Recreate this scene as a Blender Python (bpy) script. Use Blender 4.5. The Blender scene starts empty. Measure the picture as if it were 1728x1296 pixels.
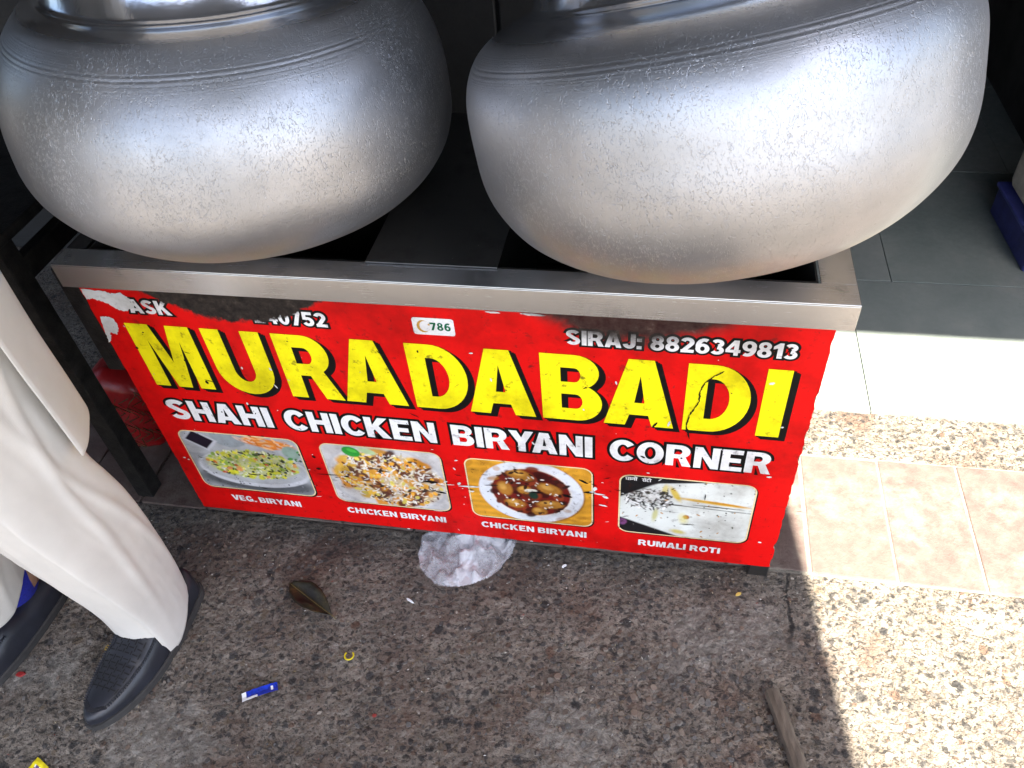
import bpy, bmesh, math, random
import numpy as np
from mathutils import Vector, Matrix, noise
from mathutils.geometry import tessellate_polygon
R = math.radians
random.seed(7); rng = np.random.default_rng(7)
SC = bpy.context.scene
COL = SC.collection

# ------------------------------------------------------------------ camera
CAM = Vector((0.9528, -0.9095, 1.4272)); FPX = 1350.33
ROT = Matrix.Rotation(0.2466, 3, 'Z') @ Matrix.Rotation(0.7925, 3, 'X') @ Matrix.Rotation(-0.1028, 3, 'Z')
cd = bpy.data.cameras.new('camera'); cam = bpy.data.objects.new('camera', cd); COL.objects.link(cam)
cd.sensor_width = 36.0; cd.lens = FPX / 1728 * 36; cd.clip_start = 0.02; cd.clip_end = 2000
cam.matrix_world = Matrix.Translation(CAM) @ ROT.to_4x4()
SC.camera = cam

# ------------------------------------------------------------------ sun, sky, exposure
SUN_EL, SUN_AZ = R(60), math.atan2(-0.86, 0.51)      # azimuth of the sun, maths angle from +x
sun_dir = Vector((math.cos(SUN_EL) * math.cos(SUN_AZ), math.cos(SUN_EL) * math.sin(SUN_AZ), math.sin(SUN_EL)))
sd = bpy.data.lights.new('sun', 'SUN'); sd.energy = 5.0; sd.angle = R(0.55); sd.color = (1.0, 0.945, 0.81)
so = bpy.data.objects.new('sun', sd); COL.objects.link(so)
so.rotation_euler = sun_dir.to_track_quat('Z', 'Y').to_euler(); so.location = (2, -3, 6)
world = bpy.data.worlds.new('World'); SC.world = world; world.use_nodes = True
wn = world.node_tree; sky = wn.nodes.new('ShaderNodeTexSky'); sky.sky_type = 'NISHITA'; sky.sun_disc = False
sky.sun_elevation = SUN_EL; sky.sun_rotation = math.pi / 2 - SUN_AZ
sky.air_density = 1.0; sky.dust_density = 3.0; sky.ozone_density = 1.0
wn.links.new(sky.outputs[0], wn.nodes['Background'].inputs[0]); wn.nodes['Background'].inputs[1].default_value = 0.075
vs = SC.view_settings; vs.view_transform = 'Standard'; vs.look = 'None'; vs.gamma = 1; vs.use_curve_mapping = False
vs.exposure = 2.98

# ------------------------------------------------------------------ pixel helpers (photo pixel -> point on a known plane)
def ray(u, v): return ROT @ Vector(((u - 864) / FPX, -(v - 648) / FPX, -1))
def on_z(u, v, z=0.0):
    d = ray(u, v); return CAM + d * ((z - CAM.z) / d.z)
def on_y(u, v, y=0.0):
    d = ray(u, v); return CAM + d * ((y - CAM.y) / d.y)

# ------------------------------------------------------------------ object helpers
def link(o, parent=None):
    COL.objects.link(o)
    if parent is not None: o.parent = parent; o.matrix_parent_inverse = Matrix.Translation(parent.location).inverted()
    return o
def mesh(name, verts, faces, mat=None, parent=None, smooth=False, mats=None, fm=None):
    me = bpy.data.meshes.new(name); me.from_pydata([tuple(v) for v in verts], [], faces)
    for m in (mats or ([mat] if mat else [])): me.materials.append(m)
    if fm is not None: me.polygons.foreach_set('material_index', fm)
    if smooth: me.polygons.foreach_set('use_smooth', [True] * len(me.polygons))
    me.update()
    return link(bpy.data.objects.new(name, me), parent)
def from_bm(name, bm, mat, parent=None, smooth=False):
    me = bpy.data.meshes.new(name); bm.normal_update(); bm.to_mesh(me); bm.free(); me.materials.append(mat)
    if smooth: me.polygons.foreach_set('use_smooth', [True] * len(me.polygons))
    return link(bpy.data.objects.new(name, me), parent)
def empty(name, loc):
    o = bpy.data.objects.new(name, None); o.location = loc; o.empty_display_size = 0.05; COL.objects.link(o); return o
def tag(o, label=None, cat=None, group=None, kind=None):
    if label: o['label'] = label
    if cat: o['category'] = cat
    if group: o['group'] = group
    if kind: o['kind'] = kind
    return o
def bm_box(bm, lo, hi, bev=0.0, seg=2, M=None):
    r = bmesh.ops.create_cube(bm, size=1.0); vs_ = r['verts']
    for v in vs_:
        v.co = Vector([lo[i] + (v.co[i] + .5) * (hi[i] - lo[i]) for i in range(3)])
    if bev > 0:
        es = list({e for v in vs_ for e in v.link_edges})
        q = bmesh.ops.bevel(bm, geom=es, offset=bev, segments=seg, affect='EDGES', profile=.5); vs_ = list({v for f in q['faces'] for v in f.verts} | {v for v in vs_ if v.is_valid})
    if M is not None: bmesh.ops.transform(bm, matrix=M, verts=[v for v in vs_ if v.is_valid])
def box(name, lo, hi, mat, parent=None, bev=0.002, seg=2, M=None):
    bm = bmesh.new(); bm_box(bm, lo, hi, bev, seg, M); return from_bm(name, bm, mat, parent)
def tube(name, pts, rad, mat, parent=None, n=10, closed=False, smooth=True):
    pts = [Vector(p) for p in pts]; V = []; F = []
    m = len(pts); rads = rad if isinstance(rad, (list, tuple)) else [rad] * m
    up = Vector((0, 0, 1))
    for i, p in enumerate(pts):
        a = pts[i - 1] if (i or closed) else p; b = pts[(i + 1) % m] if (i < m - 1 or closed) else p
        t = (b - a).normalized(); s = t.cross(up)
        if s.length < 1e-3: s = t.cross(Vector((1, 0, 0)))
        s.normalize(); w = s.cross(t)
        for k in range(n):
            q = 2 * math.pi * k / n; V.append(p + (s * math.cos(q) + w * math.sin(q)) * rads[i])
    for i in range(m if closed else m - 1):
        j = (i + 1) % m
        for k in range(n): F.append((i * n + k, i * n + (k + 1) % n, j * n + (k + 1) % n, j * n + k))
    if not closed: F += [tuple(range(n))[::-1], tuple(range((m - 1) * n, m * n))]
    return mesh(name, V, F, mat, parent, smooth)

# ------------------------------------------------------------------ material helpers
class NT:
    def __init__(s, name):
        s.m = bpy.data.materials.new(name); s.m.use_nodes = True; s.t = s.m.node_tree
        s.b = s.t.nodes['Principled BSDF']; s.out = s.t.nodes['Material Output']
    def n(s, typ, **kw):
        o = s.t.nodes.new(typ)
        for k, v in kw.items(): setattr(o, k, v)
        return o
    def l(s, a, b): s.t.links.new(a, b)
    def val(s, sock, v):
        if hasattr(v, 'is_output') or isinstance(v, bpy.types.NodeSocket): s.l(v, sock)
        elif isinstance(v, (tuple, list)) and sock.type == 'RGBA' and len(v) == 3: sock.default_value = (*v, 1)
        else: sock.default_value = v
    def math(s, op, a, b=0.0, c=None, clamp=False):
        o = s.n('ShaderNodeMath', operation=op, use_clamp=clamp); s.val(o.inputs[0], a); s.val(o.inputs[1], b)
        if c is not None: s.val(o.inputs[2], c)
        return o.outputs[0]
    def mix(s, f, a, b, mode='MIX'):
        o = s.n('ShaderNodeMix', data_type='RGBA', blend_type=mode); s.val(o.inputs[0], f); s.val(o.inputs[6], a); s.val(o.inputs[7], b); return o.outputs[2]
    def noise(s, scale, detail=4, rough=.55, vec=None, dist=0.0):
        o = s.n('ShaderNodeTexNoise'); o.inputs['Scale'].default_value = scale; o.inputs['Detail'].default_value = detail
        o.inputs['Roughness'].default_value = rough; o.inputs['Distortion'].default_value = dist
        if vec is not None: s.l(vec, o.inputs['Vector'])
        return o.outputs['Fac']
    def vor(s, scale, vec=None, feature='F1', rnd=1.0):
        o = s.n('ShaderNodeTexVoronoi', feature=feature); o.inputs['Scale'].default_value = scale; o.inputs['Randomness'].default_value = rnd
        if vec is not None: s.l(vec, o.inputs['Vector'])
        return o
    def ss(s, x, lo, hi):
        o = s.n('ShaderNodeMapRange', interpolation_type='SMOOTHSTEP'); s.val(o.inputs[0], x); o.inputs[1].default_value = lo; o.inputs[2].default_value = hi
        return o.outputs[0]
    def ramp(s, x, stops, const=False):
        o = s.n('ShaderNodeValToRGB'); cr = o.color_ramp
        if const: cr.interpolation = 'CONSTANT'
        while len(cr.elements) < len(stops): cr.elements.new(0.5)
        for e, (p, c) in zip(cr.elements, stops): e.position = p; e.color = (*c, 1) if len(c) == 3 else c
        s.l(x, o.inputs[0]); return o.outputs[0]
    def pos(s): return s.n('ShaderNodeNewGeometry').outputs['Position']
    def obj(s): return s.n('ShaderNodeTexCoord').outputs['Object']
    def scale(s, vec, sc):
        o = s.n('ShaderNodeMapping'); s.l(vec, o.inputs[0]); o.inputs['Scale'].default_value = sc; return o.outputs[0]
    def sep(s, vec):
        o = s.n('ShaderNodeSeparateXYZ'); s.l(vec, o.inputs[0]); return o.outputs
    def bump(s, h, strength=.3, dist=.002, nrm=None):
        o = s.n('ShaderNodeBump'); o.inputs['Strength'].default_value = strength; o.inputs['Distance'].default_value = dist
        s.l(h, o.inputs['Height'])
        if nrm is not None: s.l(nrm, o.inputs['Normal'])
        return o.outputs[0]
    def set(s, **kw):
        for k, v in kw.items(): s.val(s.b.inputs[k.replace('_', ' ')], v)
        return s.m
def plain(name, col, rough=.6, metal=0.0, var=.25, scale=30, bump=.15, bdist=.001):
    t = NT(name); v = t.pos(); f = t.noise(scale, 5, .6, v)
    lo = tuple(c * (1 - var) for c in col); hi = tuple(min(1, c * (1 + var)) for c in col)
    c = t.ramp(f, [(.3, lo), (.7, hi)])
    f2 = t.noise(scale * 6, 4, .6, v)
    t.set(Base_Color=c, Roughness=t.math('ADD', t.math('MULTIPLY', f2, .2), rough - .1, clamp=True), Metallic=metal, Normal=t.bump(f2, bump, bdist))
    return t.m

# ------------------------------------------------------------------ ground materials
def ground_material():
    t = NT('exposed_aggregate'); P = t.pos()
    wv = t.n('ShaderNodeTexNoise'); t.l(P, wv.inputs['Vector']); wv.inputs['Scale'].default_value = 85; wv.inputs['Detail'].default_value = 5; wv.inputs['Roughness'].default_value = .7
    wob = t.n('ShaderNodeVectorMath', operation='MULTIPLY_ADD'); t.l(wv.outputs['Color'], wob.inputs[0]); wob.inputs[1].default_value = (.011, .011, .011); t.l(P, wob.inputs[2])
    W = wob.outputs[0]
    big = t.noise(2.6, 5, .6, P); mid = t.math('ADD', t.math('MULTIPLY', t.noise(13, 6, .65, P), .55), t.math('MULTIPLY', t.noise(95, 5, .65, P), .45)); fine = t.noise(150, 5, .65, P); grit = t.noise(420, 3, .6, P)
    c = t.ramp(mid, [(.33, (.105, .084, .066)), (.47, (.215, .178, .143)), (.62, (.37, .318, .262))])
    c = t.mix(t.ss(t.noise(5, 3, .5, P), .5, .68), c, (.175, .115, .085))       # brown clay tint
    c = t.mix(t.math('MULTIPLY', t.ss(big, .56, .72), .6), c, (.29, .26, .22))                           # pale cement skin
    # stones
    va = t.vor(36, W); vb = t.vor(72, W); vc = t.vor(150, W)
    for vr, thr, edge, amt in ((vc, .58, .44, .55), (vb, .60, .42, .78), (va, .82, .38, .85)):
        rc = t.sep(vr.outputs['Color'])
        m = t.math('MULTIPLY', t.math('GREATER_THAN', rc[0], thr), t.math('SUBTRACT', 1.0, t.ss(vr.outputs['Distance'], edge - .12, edge + .05)))
        sc = t.ramp(rc[1], [(0, (.022, .022, .025)), (.34, (.045, .045, .047)), (.56, (.09, .083, .076)), (.70, (.15, .085, .055)), (.82, (.20, .15, .10)), (.95, (.34, .30, .26))], True)
        c = t.mix(t.math('MULTIPLY', m, amt), c, sc)
    pit = t.math('MAXIMUM', t.ss(t.noise(62, 6, .72, t.scale(P, (1.0, 1.5, 1.0)), .7), .56, .60), t.ss(t.noise(135, 4, .65, P, .5), .60, .64)); c = t.mix(t.math('MULTIPLY', pit, .82), c, (.030, .026, .023))                           # pits
    c = t.mix(t.ss(grit, .74, .80), c, (.42, .38, .33))                            # sand grains
    # scraped cement patches, a crack, greasy dirt in front of the board
    def near(x0, y0, r0, sx=1.0):
        v = t.n('ShaderNodeVectorMath', operation='SUBTRACT'); t.l(P, v.inputs[0]); v.inputs[1].default_value = (x0, y0, 0)
        m = t.n('ShaderNodeVectorMath', operation='MULTIPLY'); t.l(v.outputs[0], m.inputs[0]); m.inputs[1].default_value = (sx, 1, 0); l = t.n('ShaderNodeVectorMath', operation='LENGTH'); t.l(m.outputs[0], l.inputs[0])
        return t.math('SUBTRACT', 1.0, t.math('DIVIDE', l.outputs['Value'], r0))
    nz1 = t.math('MULTIPLY', t.math('SUBTRACT', t.noise(22, 7, .72, P), .5), 2.6)
    pale = None
    for x0, y0, r0, sx in ((1.075, -.165, .085, .8), (1.165, -.125, .10, .9), (1.06, -.115, .06, 1.0), (-.135, -.375, .07, 1.0), (-.235, -.40, .06, .8), (.86, -.36, .09, .7), (.12, -.47, .10, .6)):
        q = t.ss(t.math('ADD', near(x0, y0, r0, sx), nz1), .25, .55); pale = q if pale is None else t.math('MAXIMUM', pale, q)
    c = t.mix(t.math('MULTIPLY', pale, .80), c, t.ramp(t.noise(45, 5, .65, P), [(.33, (.16, .14, .118)), (.60, (.42, .385, .335))]))
    sx_ = t.sep(P); cr = t.math('ABSOLUTE', t.math('SUBTRACT', t.math('ADD', sx_[0], t.math('MULTIPLY', t.noise(16, 4, .6, P), .06)), 1.268))
    crm = t.math('MULTIPLY', t.math('SUBTRACT', 1.0, t.ss(cr, .001, .0055)), t.math('MULTIPLY', t.ss(sx_[1], -.17, -.10), t.math('SUBTRACT', 1.0, t.ss(sx_[1], .02, .03))))
    c = t.mix(t.math('MULTIPLY', crm, .9), c, (.014, .012, .011))
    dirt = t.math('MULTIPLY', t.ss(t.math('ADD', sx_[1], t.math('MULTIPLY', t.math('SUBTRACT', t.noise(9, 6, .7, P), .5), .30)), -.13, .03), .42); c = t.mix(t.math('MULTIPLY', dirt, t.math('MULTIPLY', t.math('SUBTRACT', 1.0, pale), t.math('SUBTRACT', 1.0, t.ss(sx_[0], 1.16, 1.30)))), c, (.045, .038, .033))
    # oily traffic stain round the stall front (its own patchy shape)
    st = t.math('MULTIPLY', t.ss(t.noise(5.5, 7, .72, P), .45, .66), t.math('MULTIPLY', t.math('SUBTRACT', 1.0, t.ss(sx_[0], 1.2, 1.5)), .30))
    c = t.mix(st, c, (.06, .05, .043))
    h = t.math('ADD', t.math('MULTIPLY', fine, .8), t.math('MULTIPLY', vb.outputs['Distance'], -.7))
    h = t.math('ADD', h, t.math('MULTIPLY', grit, .35)); h = t.math('ADD', h, t.math('MULTIPLY', pit, -1.1))
    t.set(Base_Color=c, Roughness=t.math('ADD', .72, t.math('MULTIPLY', mid, .35), clamp=True), Normal=t.bump(h, 1.0, .015))
    return t.m
M_GROUND = ground_material()
def chip_material():
    t = NT('loose_chips'); i = t.n('ShaderNodeNewGeometry').outputs['Random Per Island']
    c = t.ramp(i, [(0, (.035, .034, .036)), (.25, (.07, .067, .066)), (.48, (.12, .105, .09)), (.70, (.16, .11, .08)), (.90, (.20, .165, .13)), (.99, (.38, .34, .29))], True)
    f = t.noise(300, 4, .6, t.pos())
    t.set(Base_Color=t.mix(.35, c, t.ramp(f, [(.3, (.05, .043, .037)), (.7, (.22, .19, .16))])), Roughness=.75, Normal=t.bump(f, .4, .002)); return t.m
M_CHIP = chip_material()
def paver_material():
    t = NT('pink_paver'); P = t.pos(); r = t.n('ShaderNodeObjectInfo').outputs['Random']
    f = t.noise(28, 6, .65, P); g = t.noise(210, 4, .6, P)
    c = t.ramp(f, [(.3, (.070, .042, .037)), (.55, (.104, .070, .061)), (.75, (.132, .102, .086))])
    c = t.mix(t.math('MULTIPLY', r, .4), c, (.115, .088, .072))
    c = t.mix(t.math('MULTIPLY', t.ss(t.noise(7, 6, .7, P), .48, .72), .8), c, (.15, .13, .108))
    c = t.mix(t.ss(g, .62, .75), c, (.09, .07, .06))
    t.set(Base_Color=c, Roughness=.82, Normal=t.bump(t.math('ADD', f, g), .5, .003)); return t.m
M_PAVER = paver_material()
def kota_material():
    t = NT('kota_stone'); P = t.pos(); f = t.noise(5, 7, .62, P, .4); g = t.noise(60, 5, .6, P); r = t.n('ShaderNodeObjectInfo').outputs['Random']
    c = t.ramp(f, [(.3, (.105, .130, .122)), (.55, (.15, .172, .160)), (.75, (.21, .22, .20))])
    c = t.mix(t.math('MULTIPLY', r, .3), c, (.20, .20, .19))
    c = t.mix(t.ss(t.noise(90, 3, .6, P), .72, .80), c, (.05, .05, .045))
    t.set(Base_Color=c, Roughness=t.ss(g, -.4, 1.1), Normal=t.bump(t.math('ADD', f, t.math('MULTIPLY', g, .4)), .25, .003)); return t.m
M_KOTA = kota_material()

# ------------------------------------------------------------------ ground sheet
def axis(fine_lo, fine_hi, step, far):
    a = list(np.arange(fine_lo, fine_hi, step)); lo = []; x = fine_lo; d = step
    while x > -far: d *= 1.35; x -= d; lo.append(x)
    hi = []; x = a[-1]; d = step
    while x < far: d *= 1.35; x += d; hi.append(x)
    return np.array(lo[::-1] + a + hi)
KOTA_Y = 0.482; PAV0, PAV1 = 0.028, 0.335
def ground_h(x, y):
    n1 = noise.noise((x * 9, y * 9, 1.3)); n2 = noise.noise((x * 38, y * 38, 4.1)); n3 = noise.noise((x * 95, y * 95, 7.7))
    n4 = noise.noise((x * 150, y * 190, 2.2)); return .0022 * n1 + .0018 * n2 - .0026 * max(0, n3) - .0020 * max(0, n4)
gx = axis(-1.0, 2.0, .0036, 400); gy = axis(-.64, .49, .0036, 400)
GV = []; GF = []
fx0, fx1, fy0, fy1 = -1.2, 2.15, -.85, .52
for y in gy:
    for x in gx:
        z = 0.0
        if fx0 < x < fx1 and fy0 < y < fy1: z = ground_h(x, y)
        if PAV0 - .003 < y < PAV1 + .003 and -1.6 < x < 3.2: z = -.0022 + .3 * z
        if y > KOTA_Y + .006 and x > .2: z = -.03
        GV.append((x, y, z))
nx = len(gx)
for j in range(len(gy) - 1):
    for i in range(nx - 1): GF.append((j * nx + i, j * nx + i + 1, (j + 1) * nx + i + 1, (j + 1) * nx + i))
ground = tag(mesh('ground', GV, GF, M_GROUND, smooth=True), kind='structure')

# stone chips standing proud of the worn concrete: too many to count
CV = []; CF = []
def chip(x, y, s, h):
    n = random.randint(5, 7); b = len(CV); a0 = random.random() * 6.28; el = random.uniform(.55, 1); rot = random.random() * 3.14
    z = ground_h(x, y) if fy0 < y < fy1 else 0
    cr, sr = math.cos(rot), math.sin(rot); lean = (random.uniform(-.25, .25), random.uniform(-.25, .25))
    for lev, (k, zz) in enumerate(((1.0, -.001), (.72, h))):
        for i in range(n):
            q = a0 + 6.283 * i / n + random.uniform(-.3, .3); rr = s * k * random.uniform(.75, 1.1)
            dx, dy = rr * math.cos(q), rr * el * math.sin(q); px, py = dx * cr - dy * sr, dx * sr + dy * cr
            CV.append((x + px, y + py, z + zz + (lean[0] * px + lean[1] * py if lev else 0)))
    for i in range(n): CF.append((b + i, b + (i + 1) % n, b + n + (i + 1) % n, b + n + i))
    CF.append(tuple(range(b + n, b + 2 * n)))
for _ in range(7000):
    x = random.uniform(-1.0, 2.05); y = random.uniform(-.66, .48)
    if PAV0 - .01 < y < PAV1 + .01: continue
    s = random.choice((.0022, .003, .0035, .0045, .006)) * random.uniform(.8, 1.25)
    chip(x, y, s, random.uniform(.0004, .0017))
for _ in range(160):                                  # larger dark aggregate patch
    a = random.random() * 6.28; r = random.random() ** .6 * .24
    chip(.98 + r * math.cos(a), -.27 + r * .5 * math.sin(a), random.uniform(.005, .010), random.uniform(.001, .0025))
tag(mesh('stone_chips', CV, CF, M_CHIP), 'small stone chips set in the worn concrete ground', 'gravel', kind='stuff')

# pink paver row (each paver a piece of the ground)
PW = 0.1640; x = 1.4485 - PW * 15; k = 0
while x < 2.9:
    j = lambda: random.uniform(-.0022, .0022)
    z1 = .0018 + random.uniform(0, .0012)
    bm = bmesh.new(); bm_box(bm, (x + .0025 + j(), PAV0 + j(), -.03), (x + PW - .0025 + j(), PAV1 + j(), z1), .0022, 2)
    from_bm('paver', bm, M_PAVER, ground); x += PW; k += 1

mesh('mortar_bed', [(1.19, PAV0 - .006, .0007), (2.9, PAV0 - .006, .0007), (2.9, PAV1 + .006, .0007), (1.19, PAV1 + .006, .0007)], [(0, 1, 2, 3)], plain('mortar', (.15, .135, .112), .9, var=.35, scale=45, bump=.6, bdist=.004), ground)
# kota stone shop floor
floor = tag(mesh('shop_floor', [(.3, KOTA_Y + .004, -.022), (4, KOTA_Y + .004, -.022), (4, 2.8, -.022), (.3, 2.8, -.022)], [(0, 1, 2, 3)], plain('floor_bed', (.09, .085, .075))), kind='structure')
for y0, y1, xo in ((KOTA_Y, .986, 1.458), (.989, 1.58, 1.576), (1.583, 2.19, 1.40), (2.193, 2.79, 1.58)):
    x0 = xo - .61 * 2
    while x0 < 3.9:
        nseg = 22; V = []; top = .007 + random.uniform(-.0008, .0008)
        x1 = x0 + .6075
        for zz in (-.02, top):                        # front edge slightly broken
            for i in range(nseg + 1):
                xx = x0 + (x1 - x0) * i / nseg
                V.append((xx, y0 + (.0035 * noise.noise((xx * 30, y0 * 9, zz * 3)) + .003 * noise.noise((xx * 9, 3, 1)) if y0 == KOTA_Y else 0), zz))
            V += [(x1, y1 - .0025, zz), (x0, y1 - .0025, zz)]
        n = nseg + 3; F = [tuple(range(n, 2 * n)), tuple(range(n))[::-1]] + [(i, (i + 1) % n, n + (i + 1) % n, n + i) for i in range(n)]
        mesh('floor_slab', V, F, M_KOTA, floor); x0 += .61

# ------------------------------------------------------------------ shop shell and awning that shade the stall
M_WALL = plain('dark_plaster', (.035, .032, .030), .85, var=.4, scale=8)  # even near-black tone, chosen to keep the interior dark
M_ROOF = plain('roof_dark', (.025, .024, .024), .9)  # even tone, lowered to keep the roof underside dark
shop = tag(empty('shop_building', (0, 2.7, 0)), 'dark open shop front behind the biryani stall', 'building')
tanx = sun_dir.x / sun_dir.z; tany = sun_dir.y / sun_dir.z
RZ = 2.30; ry = .762 + RZ * tany                      # eave whose shadow falls on the shop floor
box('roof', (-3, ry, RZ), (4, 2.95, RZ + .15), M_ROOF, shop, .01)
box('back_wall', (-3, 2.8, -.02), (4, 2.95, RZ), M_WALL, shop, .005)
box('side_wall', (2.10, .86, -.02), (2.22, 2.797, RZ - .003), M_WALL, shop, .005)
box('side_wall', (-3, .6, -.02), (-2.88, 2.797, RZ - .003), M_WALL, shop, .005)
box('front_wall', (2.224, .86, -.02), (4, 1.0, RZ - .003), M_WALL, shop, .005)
blk = tag(empty('shade_block', (-.1, 1.1, 0)), 'added black block that darkens the space behind the two pots', 'shade_block')  # made-up block, added to cut light and blacken the gap behind the pots
M_BLOCK = plain('shade_block_black', (.012, .012, .013), .7)
box('shade_block_body', (-1.5, .95, .009), (1.22, 1.4, 1.9), M_BLOCK, blk, .01)
for q in range(4): box('shade_block_panel', (-1.48 + .676 * q, .935, .06), (-1.48 + .676 * q + .666, .949, 1.88), M_BLOCK, blk, .004)
def lift(px, py, z): return Vector((px + tanx * z, py + tany * z, z))
def tarp_material():
    t = NT('tarpaulin'); P = t.pos(); f = t.noise(7, 5, .6, P); t.set(Base_Color=t.ramp(f, [(.3, (.03, .04, .065)), (.7, (.06, .075, .11))]), Roughness=.6, Normal=t.bump(t.noise(40, 4, .5, P), .2, .004)); return t.m
M_TARP = tarp_material(); M_IRON = plain('black_iron', (.016, .0145, .0135), .62, 0.4, var=.85, scale=38, bump=.5, bdist=.002)
awning = tag(empty('awning', (.2, ry, 2.4)), 'dark blue tarpaulin awning stretched over the stall from the eave', 'awning')
a0 = lift(1.2477 - .1425 * .95, .1947 + .95, 2.27); p2 = (1.3241, -.3413)
fy = -.95
a1 = lift(1.3241 + .1425 * (-.3413 - fy), fy, 2.20)
V = []; F = []; nu, nv = 24, 14; xl = -1.55
for j_ in range(nv + 1):
    e = a0.lerp(a1, j_ / nv)
    for i_ in range(nu + 1):
        q = i_ / nu; V.append((e.x + (xl - e.x) * q, e.y + (0.0) * q, e.z - .05 * math.sin(math.pi * ((q * 3) % 1)) * (1 if 0 < q < 1 else 0)))
for j_ in range(nv):
    for i_ in range(nu): b = j_ * (nu + 1) + i_; F.append((b, b + 1, b + nu + 2, b + nu + 1))
cl = mesh('cloth', V, F, M_TARP, awning, True); md = cl.modifiers.new('thick', 'SOLIDIFY'); md.thickness = .004
V = [(xl, a0.y + (a1.y - a0.y) * i / 10 , 2.20 - 1.9 * j / 8) for j in range(9) for i in range(11)]; V = [(x_ + .04 * math.sin(i * .9) * (1 if i % 11 else 0), y_, z_) for i, (x_, y_, z_) in enumerate(V)]
mesh('added_shade_sheet', V, [(j * 11 + i, j * 11 + i + 1, (j + 1) * 11 + i + 1, (j + 1) * 11 + i) for j in range(8) for i in range(10)], M_TARP, awning, True)  # unseen sheet added to darken the left side of the pots
tube('frame_bar', [a0 + Vector((-.01, 0, -.02)), a1 + Vector((-.01, 0, -.02))], .012, M_IRON, awning)
tube('frame_bar', [a1 + Vector((-.012, .01, -.02)), Vector((xl, a1.y + .01, a1.z - .02))], .012, M_IRON, awning)

# ------------------------------------------------------------------ the counter
def steel_material(name, tint=(.62, .60, .57), rough=.33):
    t = NT(name); P = t.pos(); s1 = t.noise(1.0, 5, .6, t.scale(P, (2.5, 700, 2200))); s2 = t.noise(14, 5, .65, P)
    c = t.mix(t.ss(s2, .5, .8), tint, tuple(k * .62 for k in tint))
    dr = t.noise(160, 3, .6, P); c = t.mix(t.ss(dr, .73, .78), c, (.75, .72, .66))
    rg = t.math('ADD', t.math('MULTIPLY', s1, .18), t.math('ADD', t.math('MULTIPLY', s2, .18), rough - .18))
    t.set(Base_Color=c, Metallic=.92, Roughness=rg, Normal=t.bump(s1, .05, .0003)); return t.m
M_STEEL = steel_material('brushed_steel', (.61, .615, .63), .24); M_STEEL_D = steel_material('shaded_steel', (.13, .127, .124), .34)  # second steel is a darker copy: dark reflection of the interior put into its tint
M_SOOT = plain('burner_soot', (.008, .0075, .007), .85, var=.5)
M_BOARD = plain('board_edge', (.36, .31, .25), .8, var=.4, scale=90)
counter = tag(empty('food_counter', (.6, .2, 0)), 'stainless steel topped stall counter with red and yellow painted signboard front', 'stall counter')
ZT, ZB = .7267, .6822; X0, X1 = .002, 1.2155; YF, YB = -.030, .50
O1, O2, O3, O4 = .035, .5135, .7165, 1.168; YI, YR = .0145, .418; TH = .0025
bm = bmesh.new(); bm_box(bm, (X0, YF, ZT - TH), (X1, YI, ZT), .0009, 2); from_bm('front_strip', bm, M_STEEL, counter)
box('front_apron', (X0, YF, ZB), (X1, YF + .003, ZT - TH - .0003), M_STEEL, counter, .0008)
box('side_apron', (X1 - .003, YF + .0035, ZB), (X1, YB, ZT - TH - .0003), M_STEEL, counter, .0006)
box('side_apron', (X0, YF + .0035, ZB), (X0 + .003, YB, ZT - TH - .0003), M_STEEL, counter, .0006)
box('side_strip', (O4, YI + .0004, ZT - TH - .0004), (X1 - .0002, YB, ZT - .0004), M_STEEL, counter, .0006)
box('side_strip', (X0 + .0002, YI + .0004, ZT - TH - .0004), (O1, YB, ZT - .0004), M_STEEL_D, counter, .0006)
box('back_strip', (O1 + .0004, YR, ZT - TH - .0008), (O4 - .0004, YB, ZT - .0008), M_STEEL_D, counter, .0006)
box('middle_plate', (O2, YI - .003, ZT + .0006), (O3, YR + .02, ZT + .0032), M_STEEL_D, counter, .0007)
def well(x0, x1):                                      # open sooty box below each opening
    y0, y1, z0, z1 = YI + .006, YR - .001, .44, ZT - TH - .002; w = .003
    bm = bmesh.new()
    bm_box(bm, (x0, y0, z0), (x1, y1, z0 + w)); bm_box(bm, (x0, y0, z0 + w), (x0 + w, y1, z1)); bm_box(bm, (x1 - w, y0, z0 + w), (x1, y1, z1))
    bm_box(bm, (x0 + w, y0, z0 + w), (x1 - w, y0 + w, z1)); bm_box(bm, (x0 + w, y1 - w, z0 + w), (x1 - w, y1, z1))
    o = from_bm('burner_well', bm, M_SOOT, counter)
    pts = [((x0 + x1) / 2 + .09 * math.cos(a * .3927), (y0 + y1) / 2 + .09 * math.sin(a * .3927), .50) for a in range(16)]
    tube('burner_ring', pts, .014, M_IRON, o, 8, True)
well(O1 + .002, O2 + .02); well(O3 - .02, O4 - .002)
for lx, ly in ((X0 + .004, .03), (X1 - .052, .004), (X0 + .004, YB - .045), (X1 - .045, YB - .045)):
    box('leg', (lx, ly + .006, -.002), (lx + .038, ly + .044, ZB - .002), M_IRON if lx < .5 else M_STEEL_D, counter, .002)
box('bracket', (-.040, .004, .46), (-.006, .040, .690), M_IRON, counter, .002)
box('brace', (X0 + .045, YB - .032, .16), (X1 - .05, YB - .012, .18), M_IRON, counter, .002)
box('brace', (X0 + .045, YB - .032, .42), (X1 - .05, YB - .012, .44), M_IRON, counter, .002)

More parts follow.
